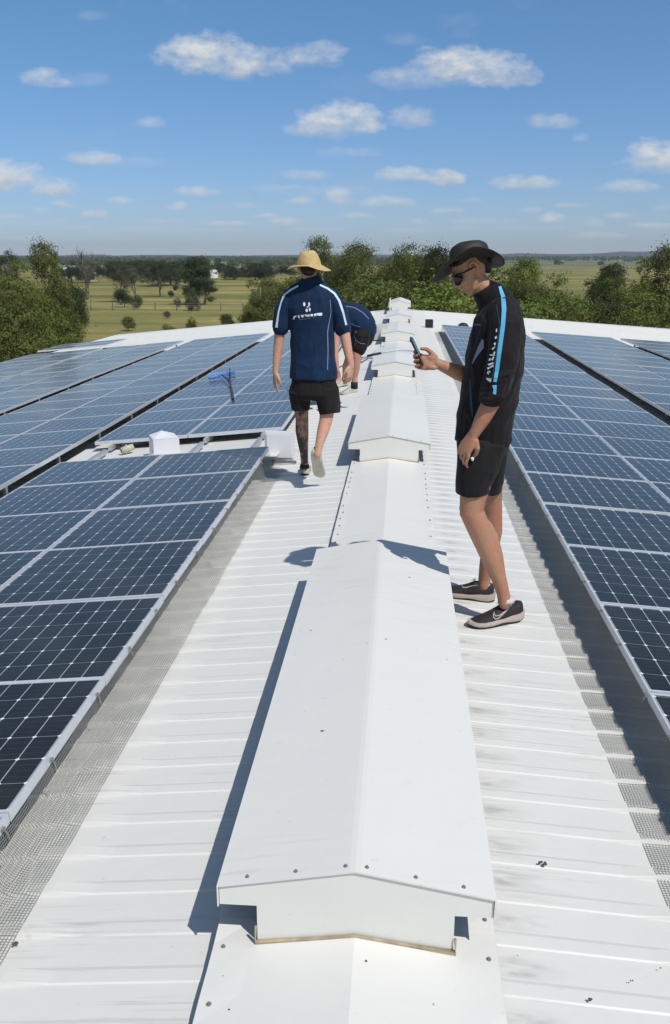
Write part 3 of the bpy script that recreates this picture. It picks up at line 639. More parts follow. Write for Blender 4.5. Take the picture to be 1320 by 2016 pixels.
j.tube([at(980, 606, YB), at(966, 590, YB), at(955, 573, YB), at(951, 567, YB)], [(.090, .09), (.074, .075), (.066, .068), (.062, .066)], 26, True, up=(0, 1, 0))
limb(j, [(988, 612, 4.68, .072), (995, 645, 4.62, .078), (990, 700, 4.58, .077), (982, 740, 4.57, .073), (974, 768, 4.565, .069), (968, 783, 4.562, .062)])
limb(j, [(984, 615, 4.93, .072), (978, 655, 4.99, .074), (965, 710, 5.02, .068), (950, 745, 5.02, .062), (934, 747, 5.0, .058)])
for k in range(5):                                        # pushed-up folds above the cuff
    c = at(984-k*4.0, 738+k*10.5, 4.57); j.tube([c+Vector((-.062, -.045, -.02)), c+Vector((-.03, -.078, -.006)), c+Vector((.03, -.078, .012)), c+Vector((.066, -.04, .02))], [.010, .013, .013, .010], 8)
jk = organic('jacket', j, .0062, M_jacket, pA, 5, wrinkle(.013, 7, 1.3, 2.2, .0020, 18))
s = MB()
s.tube([at(x, y, YB) for x, y in ((952, 842), (951, 870), (950, 890))], [(.138, .165), (.142, .172), (.135, .165)], 22, True, up=(0, 1, 0))
limb(s, [(950, 870, 4.71, (.130, .10)), (940, 920, 4.69, (.112, .105)), (931, 955, 4.68, (.094, .100)), (931, 970, 4.68, (.090, .098))], up=(0, 1, 0), ends=(1, 0)); limb(s, [(958, 870, 4.90, (.125, .10)), (962, 920, 4.92, (.098, .10)), (960, 955, 4.94, (.082, .09)), (959, 968, 4.94, (.079, .088))], up=(0, 1, 0), ends=(1, 0))
sh = organic('shorts', s, .0065, M_shortsA, pA, 4, wrinkle(.009, 7, 1.6, 7, .0015, 18))
def hatA(a, t):
    c, s_ = math.cos(a), math.sin(a)
    return (.026*abs(s_)**2.2*t**1.5 - .072*max(0, c)**1.2*t**1.2 - .030*max(0, -c)**1.3*t**1.3, .035*max(0, -c)*t, 1-.06*t*abs(s_))
MHat = frame(at(926, 516, YB), Vector((-1, -.06, -.13)), (-.11, .27, .95))
hat(pA, MHat, M_hatA, [(.0, .106, .090, 0), (.03, .104, .087, 0), (.062, .101, .082, .0), (.082, .096, .072, .010), (.094, .084, .058, .022), (.097, .056, .036, .030), (.094, .02, .012, .032)], hatA, .208, .200)
hr = LB(MH, .98); hr.ball((-.060, 0, .040), (.060, .076, .070), 10); hr.ball((-.074, 0, -.005), (.040, .058, .050), 8); hr.ball((-.072, 0, -.040), (.024, .044, .026), 7); hr.ball((-.005, 0, .072), (.082, .0795, .040), 9)
hairA = organic('hair', hr, .005, M_hair, pA, 2)
g = LB(MH, .98)
for s_ in (-1, 1):
    g.add([(.112, s_*.008, .040), (.106, s_*.045, .040), (.070, s_*.073, .034), (.072, s_*.073, -.002), (.100, s_*.052, -.020), (.112, s_*.014, -.012), (.102, s_*.008, .036), (.096, s_*.043, .036), (.064, s_*.069, .030), (.066, s_*.069, .002), (.092, s_*.050, -.016), (.102, s_*.014, -.008)],
          [(0,1,2,3,4,5), (6,7,8,9,10,11), (0,1,7,6), (1,2,8,7), (2,3,9,8), (3,4,10,9), (4,5,11,10), (5,0,6,11)])
    g.tube([(.080, s_*.067, .026), (.04, s_*.079, .020), (-.006, s_*.086, .014)], [(.003, .005)]*3, 6)
g.tube([(.106, -.012, .026), (.110, 0, .030), (.106, .012, .026)], .003, 6)
g.build('sunglasses', M_lens, pA)
toeN, heelN = atz(913, 1240, zrib(.42)), atz(1024, 1224, zrib(.72)) + Vector((0, 0, .012))
dN = (toeN-heelN); MN = frame(heelN + dN*.17 + Vector((0, .02, 0)), dN, (0, 0, 1)); shN = shoe(pA, MN, .350, M_shoeA, M_soleA, M_rub)
toeF, heelF = atz(866, 1172, zrib(.28)), atz(972, 1187, zrib(.6)); dF = toeF-heelF
MF_ = frame(heelF + dF*.21 + Vector((0, .03, 0)), dF, (0, 0, 1)); shF = shoe(pA, MF_, .330, M_shoeA, M_soleA, M_rub)
b = MB(); b.tube([at(997, 1185, 4.69), at(997, 1176, 4.69)], [.047, .044], 18); b.build('sock', M_sock, pA, True); b = MB(); b.tube([at(956, 1156, 5.05), at(956, 1147, 5.05)], [.044, .041], 18); b.build('sock', M_sock, pA, True)
# prints on the jacket
decal('sleeve_stripe', jk, stripe([(984, 564), (991, 585), (993, 610), (991, 640), (987, 670), (983, 700), (979, 730), (975, 752)], [5, 8, 8.5, 8, 8, 8, 7.5, 6]) + stripe([(974, 758), (975, 766), (974, 776)], [9, 6, 6]), M_cyan, pA, .0025)
decal('sleeve_stripe_edge', jk, stripe([(978, 600), (985, 640), (981, 670), (976, 710), (970, 745)], [2, 2.5, 2.5, 2.5, 2]) , M_teal, pA, .002)
LET = [[(969,745),(958,744),(961,749),(968,753)], [(964,738),(960,735),(961,731),(966,730),(967,733),(963,733)], [(962,728),(960,724),(966,722),(971,719),(971,722),(966,725)], [(964,720),(961,717),(972,713),(973,716)], [(972,718),(967,722),(968,724),(973,721)],
       [(963,711),(964,706),(968,705),(967,710)], [(968,708),(973,701),(974,704),(971,710)], [(966,700),(965,698),(975,698),(975,701)], [(972,697),(974,692),(976,693),(975,698)], [(969,687),(975,682),(976,684),(971,689)], [(973,676),(977,674),(977,678),(975,681)], [(975,664),(979,661),(979,666),(976,668)], [(977,650),(979,646),(980,652),(978,655)]]
decal('sleeve_lettering', jk, LET, M_pale, pA, .003)
decal('chest_panel', jk, [[(950,667),(953,670),(953,685),(946,694),(938,705),(931,717),(930,715),(936,698),(942,683)]], M_bluegrey, pA, .002)
decal('chest_panel_piping', jk, stripe([(926, 745), (927, 775), (929, 800), (931, 822)], [2, 3.5, 4, 3]), M_teal, pA, .002)
decal('chest_print', jk, [[(935,638),(947,638),(947,641),(935,641)]], M_greyprint, pA, .002)
# the tick-shaped mark on both shoes
def swoosh(o, ox, oy, sc_):
    Q = lambda pts: [(ox + (x-870)*sc_, oy + (y-1110)*sc_) for x, y in pts]
    decal('shoe_mark', o, stripe(Q([(1007.5, 1191), (996, 1202), (985, 1211), (977, 1213), (974, 1210), (973, 1204)]), [.6, 1.6, 1.8, 1.8, 1.6, .8]) + stripe(Q([(1008, 1191.5), (994, 1206), (982, 1217), (976, 1219), (972, 1215), (971.5, 1207)]), [.6, 1.6, 2, 2, 1.8, .8]), M_soleA, pA, .0015)
swoosh(shN, 870, 1110, 1.0)
decal('shoe_mark', shF, stripe([(940, 1152), (928, 1154), (918, 1157), (911, 1156), (910, 1152), (913, 1148)], [.6, 1.6, 2, 2, 1.6, .7]), M_soleA, pA, .0015)
wi = at(931, 904, 4.53); o = empty('white_wrapper', tuple(wi), 'tiny crumpled white wrapper between the lowered fingertips of the man in black', 'wrapper'); b = MB(); b.ball(wi, (.007, .006, .011), 6); b.ball(wi + Vector((-.005, 0, .004)), (.006, .006, .006), 5); b.build('paper', M_pale, o, True)
# phone
PHc = at(822, 692, 4.86); ph = empty('phone', tuple(PHc), 'dark phone held upright in the hand of the man in the black jacket', 'phone')
dph = (at(808, 663, 4.86) - at(836, 722, 4.86)).normalized(); Mp = frame((0, 0, 0), dph, (.8, -.12, .4)).to_3x3()
b = MB(); b.box(PHc, (.160, .076, .0085), Mp); b.build('phone_body', mat('phone_case', (.015, .015, .017), .35), ph, bevel=.003)
b = MB(); b.box(PHc + Mp @ Vector((0, 0, .0052)), (.150, .069, .0012), Mp); b.build('phone_screen', mat('phone_glass', (.01, .011, .013), .06, spec=.8), ph)

# ---- person walking away in the straw hat
pB = empty('person', (-.75, 7.8, zrib(-.75)), 'man in navy polo and straw hat walking away along the roof, seen from behind', 'person')
YW = 7.78
bB = MB(); HB = at(608, 527, YW); MHB = frame(HB, (-.05, 1, -.12), (0, .12, 1)); headform(bB, MHB, .98)
limb(bB, [(609, 540, YW, .052), (611, 556, YW, .058), (612, 572, YW, .07)])
limb(bB, [(612, 572, YW, (.12, .08)), (613, 600, YW, (.18, .10)), (615, 660, YW, (.155, .10)), (617, 720, YW, (.15, .10)), (618, 748, YW, (.15, .10))], up=(0, 1, 0))
limb(bB, [(566, 585, YW, .055), (555, 625, YW, .05), (551, 650, YW, .046), (549, 680, YW, .043), (545, 710, YW-.02, .035), (543, 735, YW-.03, .027)])
hand(bB, frame(at(543, 733, YW-.03), (-.06, .05, -1), (-.9, -.5, 0)), ((.15, .3, .2), (.2, .35, .25), (.25, .4, .3), (.3, .45, .3)), ((.015, .024, -.006), (.045, .046, -.012), (.072, .052, -.02), (.095, .048, -.028)), sc=1.15)
limb(bB, [(660, 588, YW, .055), (672, 625, YW, .052), (678, 650, YW, .048), (683, 680, YW-.02, .043), (689, 708, YW-.05, .034), (692, 722, YW-.06, .028)])
hand(bB, frame(at(692, 720, YW-.06), (-.12, -.10, -1), (.85, -.5, 0)), ((.4, .7, .5), (.5, .8, .5), (.55, .8, .6), (.6, .9, .6)), ((.015, -.024, -.006), (.045, -.046, -.014), (.070, -.050, -.026), (.090, -.040, -.035)), sc=1.12)
limb(bB, [(594, 760, YW, .09), (593, 800, 7.84, .068), (595, 825, 7.88, .058), (595, 848, 7.92, .060), (597, 870, 7.95, .050), (599, 892, 7.97, .037), (600, 908, 7.98, .035), (600, 920, 7.98, .037)])
limb(bB, [(642, 760, YW, .09), (646, 800, 7.76, .068), (642, 828, 7.72, .058), (636, 850, 7.67, .052), (630, 872, 7.62, .038), (627, 886, 7.60, .034), (625, 895, 7.59, .036)])
bodyB = organic('body', bB, .0065, S_B, pB, 3); bodyB.data.materials.append(M_tat)
lx = (at(619, 830, 7.8) - Vector(pB.location)).x
for p in bodyB.data.polygons:
    c = p.center
    if c.z < .80 and c.x < lx + (-.02 if c.z > .4 else .0) - .0 and c.x > -.35 and c.x < (at(615, 850, 7.9) - Vector(pB.location)).x: p.material_index = 1
t_ = MB(); SB = [(745, 618, .205, .150), (735, 618, .204, .148), (725, 618, .202, .142), (700, 616, .190, .132), (660, 615, .186, .132), (630, 614, .196, .135), (605, 612, .216, .132), (585, 611, .218, .118), (571, 611, .200, .100), (561, 611, .150, .088), (553, 611, .104, .080), (547, 610, .088, .074)]
t_.tube([at(x, y, YW) for y, x, a, c in SB], [(a, c) for y, x, a, c in SB], 28, True, up=(0, 1, 0))
limb(t_, [(570, 585, YW, .070), (558, 612, YW, .074), (554, 646, YW, .072)]); limb(t_, [(656, 587, YW, .070), (668, 615, YW, .074), (675, 647, YW, .070)])
shirtB = organic('polo_shirt', t_, .0075, M_navy, pB, 4, wrinkle(.014, 5.5, 1.6, 4, .002, 16))
s = MB(); s.tube([at(618, y, YW) for y in (732, 748, 775, 786)], [(.180, .120), (.196, .135), (.206, .15), (.17, .12)], 24, True, up=(0, 1, 0))
limb(s, [(592, 768, YW, (.105, .12)), (592, 795, 7.80, (.086, .11)), (592, 806, 7.80, (.080, .105))], up=(0, 1, 0), ends=(1, 0)); limb(s, [(643, 768, YW, (.11, .12)), (648, 800, 7.76, (.100, .115)), (650, 814, 7.75, (.090, .105))], up=(0, 1, 0), ends=(1, 0))
organic('shorts', s, .0075, M_shortsB, pB, 3, wrinkle(.009, 7, 1.8, 9))
hb = LB(MHB, .98); hb.ball((-.02, 0, .03), (.10, .083, .09), 9); hb.ball((-.06, 0, -.03), (.05, .064, .045), 8); organic('hair', hb, .007, M_hair, pB, 2)
def hatB(a, t):
    c, s_ = math.cos(a), math.sin(a)      # local x forward (away), y left
    return ((.030*max(0, s_)**1.5*math.sin(t*2.6) - .030*max(0, s_)*t - .060*max(0, -s_)**1.2)*t + .010*math.sin(3*a)*t + (-.012*max(0, -c))*t, 0, 1.0)
MHB2 = frame(HB + Vector((.002, 0, .018)), (-.05, 1, -.05), (-.06, .05, 1))
hat(pB, MHB2, M_straw, [(.0, .115, .108, 0), (.03, .112, .101, 0), (.070, .104, .088, 0), (.105, .090, .068, .008), (.122, .066, .048, .018), (.126, .03, .02, .020)], hatB, .212, .188)
hL = atz(601, 935, zrib(-.85)); shoe(pB, frame(hL + Vector((-.005, .05, 0)), (-.08, 1, 0), (0, 0, 1)), .30, M_shoeW, M_soleW, M_rub, laces=False)
b = MB(); b.tube([at(600, 914, 7.98), at(600, 921, 7.98)], [.040, .046], 14); b.build('sock', M_sockK, pB, True)
toeR = atz(634, 952, zrib(-.7)); heR = at(620, 889, 7.60); dR = toeR - heR
shoe(pB, frame(heR + dR*.2 + Vector((.0, -.045, 0)), dR, (.12, 1, .25)), .325, M_shoeW, M_soleW, M_soleW, laces=False)
# pale shoulder stripes, seam piping, the emblem and lettering on the back
decal('shoulder_stripe', shirtB, stripe([(588, 563), (573, 571), (560, 581), (554, 596), (549, 615), (545, 645)], [3, 3.5, 3.5, 2.5, 3, 4.5]), M_ice, pB, .003)
decal('shoulder_stripe', shirtB, stripe([(630, 561), (645, 568), (659, 578), (668, 592), (675, 612), (682, 640)], [3, 3.5, 4, 4.2, 4, 3.6]), M_ice, pB, .003)
decal('seam_piping', shirtB, stripe([(650, 590), (652, 615), (648, 635), (645, 655), (646, 690), (645, 728)], [1.2, 1.2, 1.5, 2.2, 1.8, 1.4]), M_bluegrey, pB, .003)
def px(pts): return [(560 + x/13.2, 580 + y/13.2) for x, y in pts]
EM = [px([(490,230),(515,190),(545,215),(555,270),(530,310),(500,290)]), px([(625,230),(650,190),(670,230),(672,290),(640,300)]), px([(560,380),(590,365),(620,400),(610,445),(580,455),(555,420)]), px([(640,350),(670,340),(690,380),(680,430),(650,435)]), px([(590,320),(640,280),(650,300),(600,350)])]
TX = [px([(230,640),(255,560),(330,540),(325,570),(285,600),(265,645)]), px([(360,540),(400,530),(405,600),(375,610)]), px([(440,530),(510,520),(510,585),(450,590)]), px([(530,520),(590,510),(600,570),(545,560)]), px([(605,520),(660,515),(660,570),(610,575)]), px([(680,510),(750,505),(750,560),(690,565)]), px([(770,500),(840,490),(840,550),(780,560)]), px([(845,480),(985,470),(985,540),(915,555),(850,530)])]
decal('back_emblem', shirtB, EM, M_pale, pB, .004); decal('back_lettering', shirtB, TX, M_pale, pB, .004)
decal('back_small_print', shirtB, [px([(390,640),(600,615),(600,632),(400,660)]), px([(600,610),(800,590),(810,605),(600,630)])], M_greyprint, pB, .004)

# ---- person bending over, half hidden behind the walking man
YC = 12.1
pC = empty('person', (-.75, YC, zrib(-.75)), 'man in navy shirt and maroon-sided shorts bending down, half hidden behind the walking man', 'person')
bC = MB(); HC = at(640, 640, YC); headform(bC, frame(HC, (-.45, -.2, -.85), (-.9, 0, .3)), .98)
limb(bC, [(648, 636, YC, .055), (664, 625, YC, .07)]); limb(bC, [(668, 622, YC, .10), (690, 622, YC, .10), (706, 636, YC, .10)])
limb(bC, [(662, 628, 11.95, .05), (662, 668, 11.9, .045), (661, 700, 11.85, .04), (664, 728, 11.85, .03)]); hand(bC, frame(at(664, 727, 11.85), (.15, .1, -1), (0, 1, 0)), ((.4, .6, .5),)*4, ((.015, .024, -.006), (.045, .046, -.012), (.072, .052, -.02), (.095, .048, -.028)), sc=1.1)
limb(bC, [(660, 630, 12.25, .05), (652, 668, 12.3, .045), (655, 710, 12.25, .035)])
limb(bC, [(712, 655, 12.0, .10), (708, 685, 11.98, .075), (702, 702, 11.97, .060), (701, 722, 12.0, .058), (699, 742, 12.02, .040), (698, 762, 12.03, .036)])
limb(bC, [(708, 655, 12.25, .10), (695, 690, 12.25, .07), (682, 722, 12.35, .055), (680, 752, 12.4, .037)])
organic('body', bC, .009, S_C, pC, 3)
t_ = MB(); limb(t_, [(655, 630, YC, .13), (672, 622, YC, .185), (692, 624, YC, .20), (708, 632, YC, .20), (718, 648, YC, .175)], n=20); limb(t_, [(664, 632, 11.97, .09), (663, 655, 11.95, .075)]); limb(t_, [(662, 632, 12.25, .09), (655, 655, 12.27, .075)])
shC = organic('shirt', t_, .009, M_navy, pC, 5, wrinkle(.008, 8, 2, 4))
s = MB(); limb(s, [(717, 645, YC, .165), (713, 662, YC, .170)], n=18); limb(s, [(713, 660, 12.0, .12), (708, 688, 11.98, .092)]); limb(s, [(710, 660, 12.22, .12), (697, 690, 12.24, .09)])
shoC = organic('shorts', s, .009, M_shortsB, pC, 4, wrinkle(.006, 9, 2, 4))
decal('side_panel', shoC, [[(704,652),(712,646),(716,655),(716,668),(712,674),(704,668),(699,658)], [(696,662),(702,672),(710,680),(706,687),(699,683)]], M_maroon, pC, .004)
decal('piping', shoC, stripe([(698, 660), (702, 670), (710, 676), (719, 677)], 1.2), M_bluegrey, pC, .006); decal('piping', shC, stripe([(681, 603), (698, 606), (715, 616), (726, 628)], 1.3) + stripe([(686, 634), (700, 641), (710, 643)], 1.1), M_bluegrey, pC, .005)
b = MB(); b.tube([at(698, 752, 12.03), at(698, 765, 12.03)], [.048, .048], 14); b.build('sock', M_sockK, pC, True)
for (x1, y1, x0, y0) in ((672, 777, 702, 772), (660, 762, 686, 757)):
    a, c = atz(x1, y1, zrib(-.9)), atz(x0, y0, zrib(-.7)); shoe(pC, frame(c + (a-c)*.2, a-c, (0, 0, 1)), .29, M_shoeW, M_soleW, M_soleW, laces=False)
#@@ENDPEOPLE

# ---------------------------------------------------------------- terrain
def ground_material():
    m = mat('dry_grass_ground', (.12, .11, .05), .95, spec=.1); t = NT(m)
    s = t.N.new('ShaderNodeSeparateXYZ'); t.L.new(t.tc.outputs['Object'], s.inputs[0])
    a = t.ramp(t.noise(.035, 6, (1, 1.6, 1), .6), .35, .65); b_ = t.ramp(t.noise(.6, 5, (1, 1, 1), .65), .3, .7)
    c = t.mix(a, (.22, .20, .065), (.42, .34, .13)); c = t.mix(t.m('MULTIPLY', b_, .55), c, (.12, .135, .035)); st = t.ramp(t.noise(.05, 5, (.25, 2.2, 1), .6, loc=(9, 1, 0)), .5, .62); c = t.mix(t.m('MULTIPLY', st, .6), c, (.09, .11, .032))
    gr = t.ramp(t.noise(.012, 4, (1, 3, 1)), .48, .62); c = t.mix(t.m('MULTIPLY', gr, .55), c, (.10, .115, .038))
    band = t.noise(.004, 3, (.35, 4.5, 1), .5, loc=(3, 1, 0)); far = t.ramp(s.outputs[1], 500, 900)
    fc = t.mix(t.ramp(band, .42, .46), (.10, .14, .06), (.24, .21, .12)); fc = t.mix(t.ramp(band, .54, .57), fc, (.07, .11, .04))
    t.col(t.mix(far, c, fc)); t.bump(t.noise(3, 4), .5, .1); return m
b = MB(); N_ = 60; rows = []
import bisect
ysg = [-300, -60, -10, 20, 35, 45] + [50*1.075**k for k in range(72)]
xsg = [-1] 
cols = [math.tan(R(a))*1.0 for a in (-60,-50,-42,-36,-32,-28,-24,-20,-16,-12,-8,-4,0,4,8,12,16,20,24,28,32,36,42,50,60)]
vs = []
for yy in ysg:
    for c in cols:
        d = max(abs(yy), 60); x = c*d*1.1
        z = 0 if yy < 90 else 1.2*noise.noise(Vector((x*.004, yy*.004, 0))) * min(1, (yy-90)/300)
        vs.append((x, yy, z))
n = len(cols); b.add(vs, [(i*n+j, i*n+j+1, (i+1)*n+j+1, (i+1)*n+j) for i in range(len(ysg)-1) for j in range(n-1)])
g = b.build('ground', ground_material(), None, True); tag(g, 'dry yellow-green paddocks reaching to the horizon', None, None, 'structure')
#@@BG
# ---------------------------------------------------------------- things lying on the roof
def surf(px_, py, h=0.0):
    """point on the roof slope (or h above it) seen at a photo position"""
    d = cam_dir(px_, py); s = -1 if px_ < 795 else 1; k = SL if s < 0 else SR
    t = (ZR + PAN + RIB + h + k*s*XR - CAMZ)/(d.z + k*s*d.x); return CAMP + d*t
# cleaning brush on the left array
def gl(px_, py, h=0):
    d = cam_dir(px_, py); t = (CAMZ - 1.81 + SL*1.29 + h - CAMZ)/(d.z - SL*d.x); return CAMP + d*t
p0, p1 = gl(413, 744, .045), gl(461, 733, .045)
br = empty('cleaning_brush', tuple(gl(437, 737, 0)), 'blue bristle cleaning brush with black forked handle lying on the left panels', 'brush')
b = MB(); b.tube([p0, p1], .022, 12); b.build('brush_core', mat('blue_plastic', (.08, .24, .65), .4), br, True)
b = MB(); rnd = random.Random(8); ax = (p1-p0).normalized(); u1 = ax.cross(Vector((0, 0, 1))).normalized(); u2 = ax.cross(u1)
for k in range(420):
    f = rnd.random(); a = rnd.uniform(0, 2*math.pi); c = p0.lerp(p1, f); d_ = (u1*math.cos(a)+u2*math.sin(a)); b.tube([c + d_*.02, c + d_*rnd.uniform(.036, .046) + ax*rnd.uniform(-.008, .008)], [.0035, .002], 4)
b.build('bristles', mat('blue_bristles', (.16, .38, .85), .6, var=(60, .2)), br)
b = MB(); q = gl(452, 753, .05); b.tube([gl(437, 738, .06), gl(446, 745, .06), q], .010, 8); b.tube([gl(453, 726, .05), gl(453, 740, .08), q], .010, 8); b.build('handle_fork', M_rub, br, True)
b = MB(); b.tube([q, gl(456, 765, .04)], .014, 8); b.tube([gl(456, 765, .04), gl(459, 784, .03)], [.018, .018], 8); b.build('pole_grip', mat('grey_black_grip', (.04, .042, .05), .5), br, True)
# telescopic poles near the bending man
def pole(pts, r, label, grip=None):
    o = empty('cleaning_pole', tuple(pts[0]), label, 'pole', 'cleaning poles beside the ridge vents'); b = MB(); b.tube(pts, r, 10); b.build('pole_shaft', mat('pale_pole', (.42, .45, .45), .4, .2), o, True)
    if grip: b = MB(); b.tube(grip, r*1.45, 10); b.build('grip', M_rub, o, True)
v3 = Vector((XR, 16.3, ZR+.235))
A_, B_ = Vector((-1.3, 16.1, zrib(-1.3)+.05)), Vector((.42, 16.45, ZR+.20))
zl = ZR + .172
pole([A_, Vector((XR-.40, 16.25, zl)), Vector((XR+.02, 16.33, ZR+.245)), Vector((XR+.42, 16.5, ZR+.20))], .014, 'pale cleaning pole lying across the third ridge vent, dark grip on it', [Vector((XR-.52, 16.22, zl-.03)), Vector((XR-.27, 16.27, zl+.022))])
pole([surf(712, 711, .03), surf(757, 682, .03)], .022, 'pale pole lying on the roof and leading to the left side of a far vent')
pole([surf(688, 702, .03), surf(744, 706, .03)], .020, 'short pale pole lying flat on the roof behind the bending man')
# white folded box and enclosure in the gap between the left arrays
M_box = mat('white_sheet_box', (.72, .72, .75), .45)
c0 = at(324, 880, 9.1); c0.z = zarr(c0.x) - .115; hb_ = at(324, 866, 9.0).z - c0.z; bx = empty('white_box', tuple(c0), 'open white metal box standing in the gap between the left panels', 'box')
w_, dp, hh = .27, .22, hb_
rz = Matrix.Rotation(R(27), 3, 'Z')
def face(b, pts): b.add([c0 + rz @ Vector(p) for p in pts], [tuple(range(len(pts)))])
for nm, a_, c_ in (('box_side', (-w_/2, -dp/2), (w_/2, -dp/2)), ('box_side', (w_/2, -dp/2), (w_/2, dp/2)), ('box_side', (w_/2, dp/2), (-w_/2, dp/2)), ('box_side', (-w_/2, dp/2), (-w_/2, -dp/2))):
    b = MB(); mx = Vector(((a_[0]+c_[0])/2, (a_[1]+c_[1])/2, hh/2 + .01)); L_ = math.hypot(c_[0]-a_[0], c_[1]-a_[1]); b.box(c0 + rz @ mx, (L_ if abs(a_[1]-c_[1]) < .01 else .006, L_ if abs(a_[0]-c_[0]) < .01 else .006, hh), rz); b.build(nm, M_box, bx)
b = MB(); tv = [Vector((-w_/2, -dp/2, hh+.012)), Vector((w_/2, -dp/2, hh+.012)), Vector((w_/2, dp/2, hh+.022)), Vector((-w_/2, dp/2, hh+.022)), Vector((.0, dp/2-.01, hh+.062)), Vector((.05, .0, hh+.030))]
b.add([c0 + rz @ p for p in tv], [(0,1,5), (1,2,5), (2,4,5), (4,3,0), (0,5,4), (2,3,4), (0,3,2,1)]); b.build('box_top', M_box, bx)
c1 = at(553, 900, 8.85); c1.z = zrib(c1.x); top_ = at(553, 850, 8.85).z - c1.z; jb = empty('junction_box', tuple(c1), 'flat white enclosure standing at the end of the left panels beside the walking man', 'electrical box')
b = MB(); b.box(c1 + Vector((-.01, .02, top_/2+.015)), (.30, .07, top_-.03)); b.build('enclosure', M_box, jb, bevel=.006); b = MB(); b.box(c1 + Vector((-.01, -.021, top_/2+.015)), (.265, .012, top_-.07)); b.build('lid', M_box, jb, bevel=.004)
b = MB(); b.box(c1 + Vector((.0, -.07, .022)), (.34, .03, .02)); b.build('bracket', mat('grey_bracket', (.2, .2, .22), .5, .4), jb)
b = MB(); b.tube([c1 + Vector((-.10, .02, .01)), c1 + Vector((-.10, .05, -.0)), c1 + Vector((-.16, .2, .03)), c1 + Vector((-.3, .5, .06))], .012, 8); b.build('conduit', M_galv, jb, True)
c2 = at(250, 890, 9.35); pf = empty('pipe_fitting', tuple(c2), 'small cream pipe fitting under the front edge of the second left array', 'pipe fitting')
M_cream = mat('cream_plastic', (.52, .47, .34), .5); b = MB(); b.tube([c2 + Vector((-.05, -.03, .02)), c2 + Vector((.06, .05, .05))], .036, 14); b.build('pipe', M_cream, pf, True); b = MB(); b.tube([c2 + Vector((-.052, -.032, .0195)), c2 + Vector((-.0535, -.033, .019))], .024, 12); b.build('opening', M_dark, pf); b = MB(); b.tube([c2 + Vector((.0, .01, .035)), c2 + Vector((.012, .02, .042))], .044, 14); b.build('collar', M_cream, pf)
# far roof odds and ends
def small_box(px_, py, w3, label, cat, m, lidm=None, name='box'):
    c = surf(px_, py); o = empty(name, tuple(c), label, cat); b = MB(); b.box(c + Vector((0, 0, w3[2]/2)), w3); b.build('body', m, o, bevel=.01)
    if lidm: b = MB(); b.box(c + Vector((w3[0]*.62, 0, w3[2]*.55)), (w3[0]*.25, w3[1], w3[2]*.9)); b.build('side_cover', lidm, o, bevel=.008)
small_box(845, 644, (.22, .25, .22), 'small black box with a white side cover at the far end of the right panels', 'box', M_rub, M_white, 'black_box')
small_box(749, 668, (.40, .5, .36), 'pale grey box standing against the left side of a far ridge vent', 'box', mat('pale_grey_box', (.55, .55, .54), .5), None, 'grey_box')
c = surf(912, 645); o = empty('roof_ventilator', tuple(c), 'small black dome on the white roof beyond the right panels', 'roof ventilator'); b = MB(); b.ball(c + Vector((0, 0, .02)), (.17, .15, .13), 8); b.build('dome', M_rub, o, True); b = MB(); b.tube([c, c + Vector((0, 0, .03))], .20, 16); b.build('flange', M_rub, o)
c = surf(768, 624); o = empty('roof_post', tuple(c), 'thin pale post standing left of the far end vent', 'post'); b = MB(); b.tube([c, c + Vector((0, 0, .62))], .022, 8); b.build('pole', M_white, o); b = MB(); b.tube([c, c+Vector((0, 0, .06))], [.10, .05], 10); b.build('foot', M_rub, o)
# droppings and grit on the near vent and walkway
M_drop = mat('dark_dropping', (.09, .075, .06), .9); M_twig = mat('brown_leaf', (.12, .085, .045), .9)
def speck(p, r, k, seed):
    rnd = random.Random(seed); b = MB(); r *= .62
    for i in range(k): b.ball(p + Vector((rnd.uniform(-1, 1)*r*1.3, rnd.uniform(-1, 1)*r*.9, r*.3)), (r*rnd.uniform(.5, 1), r*rnd.uniform(.4, .8), r*.5), 4)
    o = b.build('dropping', M_drop, None, True); tag(o, 'tiny dark speck of dirt on the white painted metal', 'speck', 'dark specks on the white metal')
def vtop(px_, py):
    d = cam_dir(px_, py); best = None
    for s_ in (-1, 1):
        k = (.219-.147)/.395; t = (ZR + .219 + k*s_*XR - CAMZ)/(d.z + k*s_*d.x); p = CAMP + d*t
        if (p.x-XR)*s_ >= 0: best = p
    return best
for i, (x, y, r, k) in enumerate([(635,1440,.008,4), (807,1137,.007,2), (759,1259,.007,3), (613,1241,.006,2), (700,1267,.004,1), (723,1267,.004,1), (675,1299,.005,1), (881,1299,.005,2), (739,1101,.004,1), (628,1147,.004,1), (672,1395,.003,1), (601,1400,.004,1), (580,1289,.004,1)]): speck(vtop(x, y), r, k, i)
for i, (x, y, r, k) in enumerate([(1068,1700,.013,7), (30,1858,.012,4), (1018,1880,.005,1), (1245,1932,.006,2), (1165,1968,.009,3), (926,1408,.006,2), (204,1648,.004,1), (850,1022,.010,2), (1300,1905,.006,1)]): speck(surf(x, y), r, k, 40+i)
def cap_pt(px_, py): d = cam_dir(px_, py); k = CS; s_ = -1 if px_ < 675 else 1; return CAMP + d*((ZR + .002 + k*s_*XR - CAMZ)/(d.z + k*s_*d.x))
for i, (x, y, r, k) in enumerate([(722,1892,.006,2), (452,1988,.005,2), (852,1976,.004,1), (440,1921,.004,1)]): speck(cap_pt(x, y), r, k, 60+i)

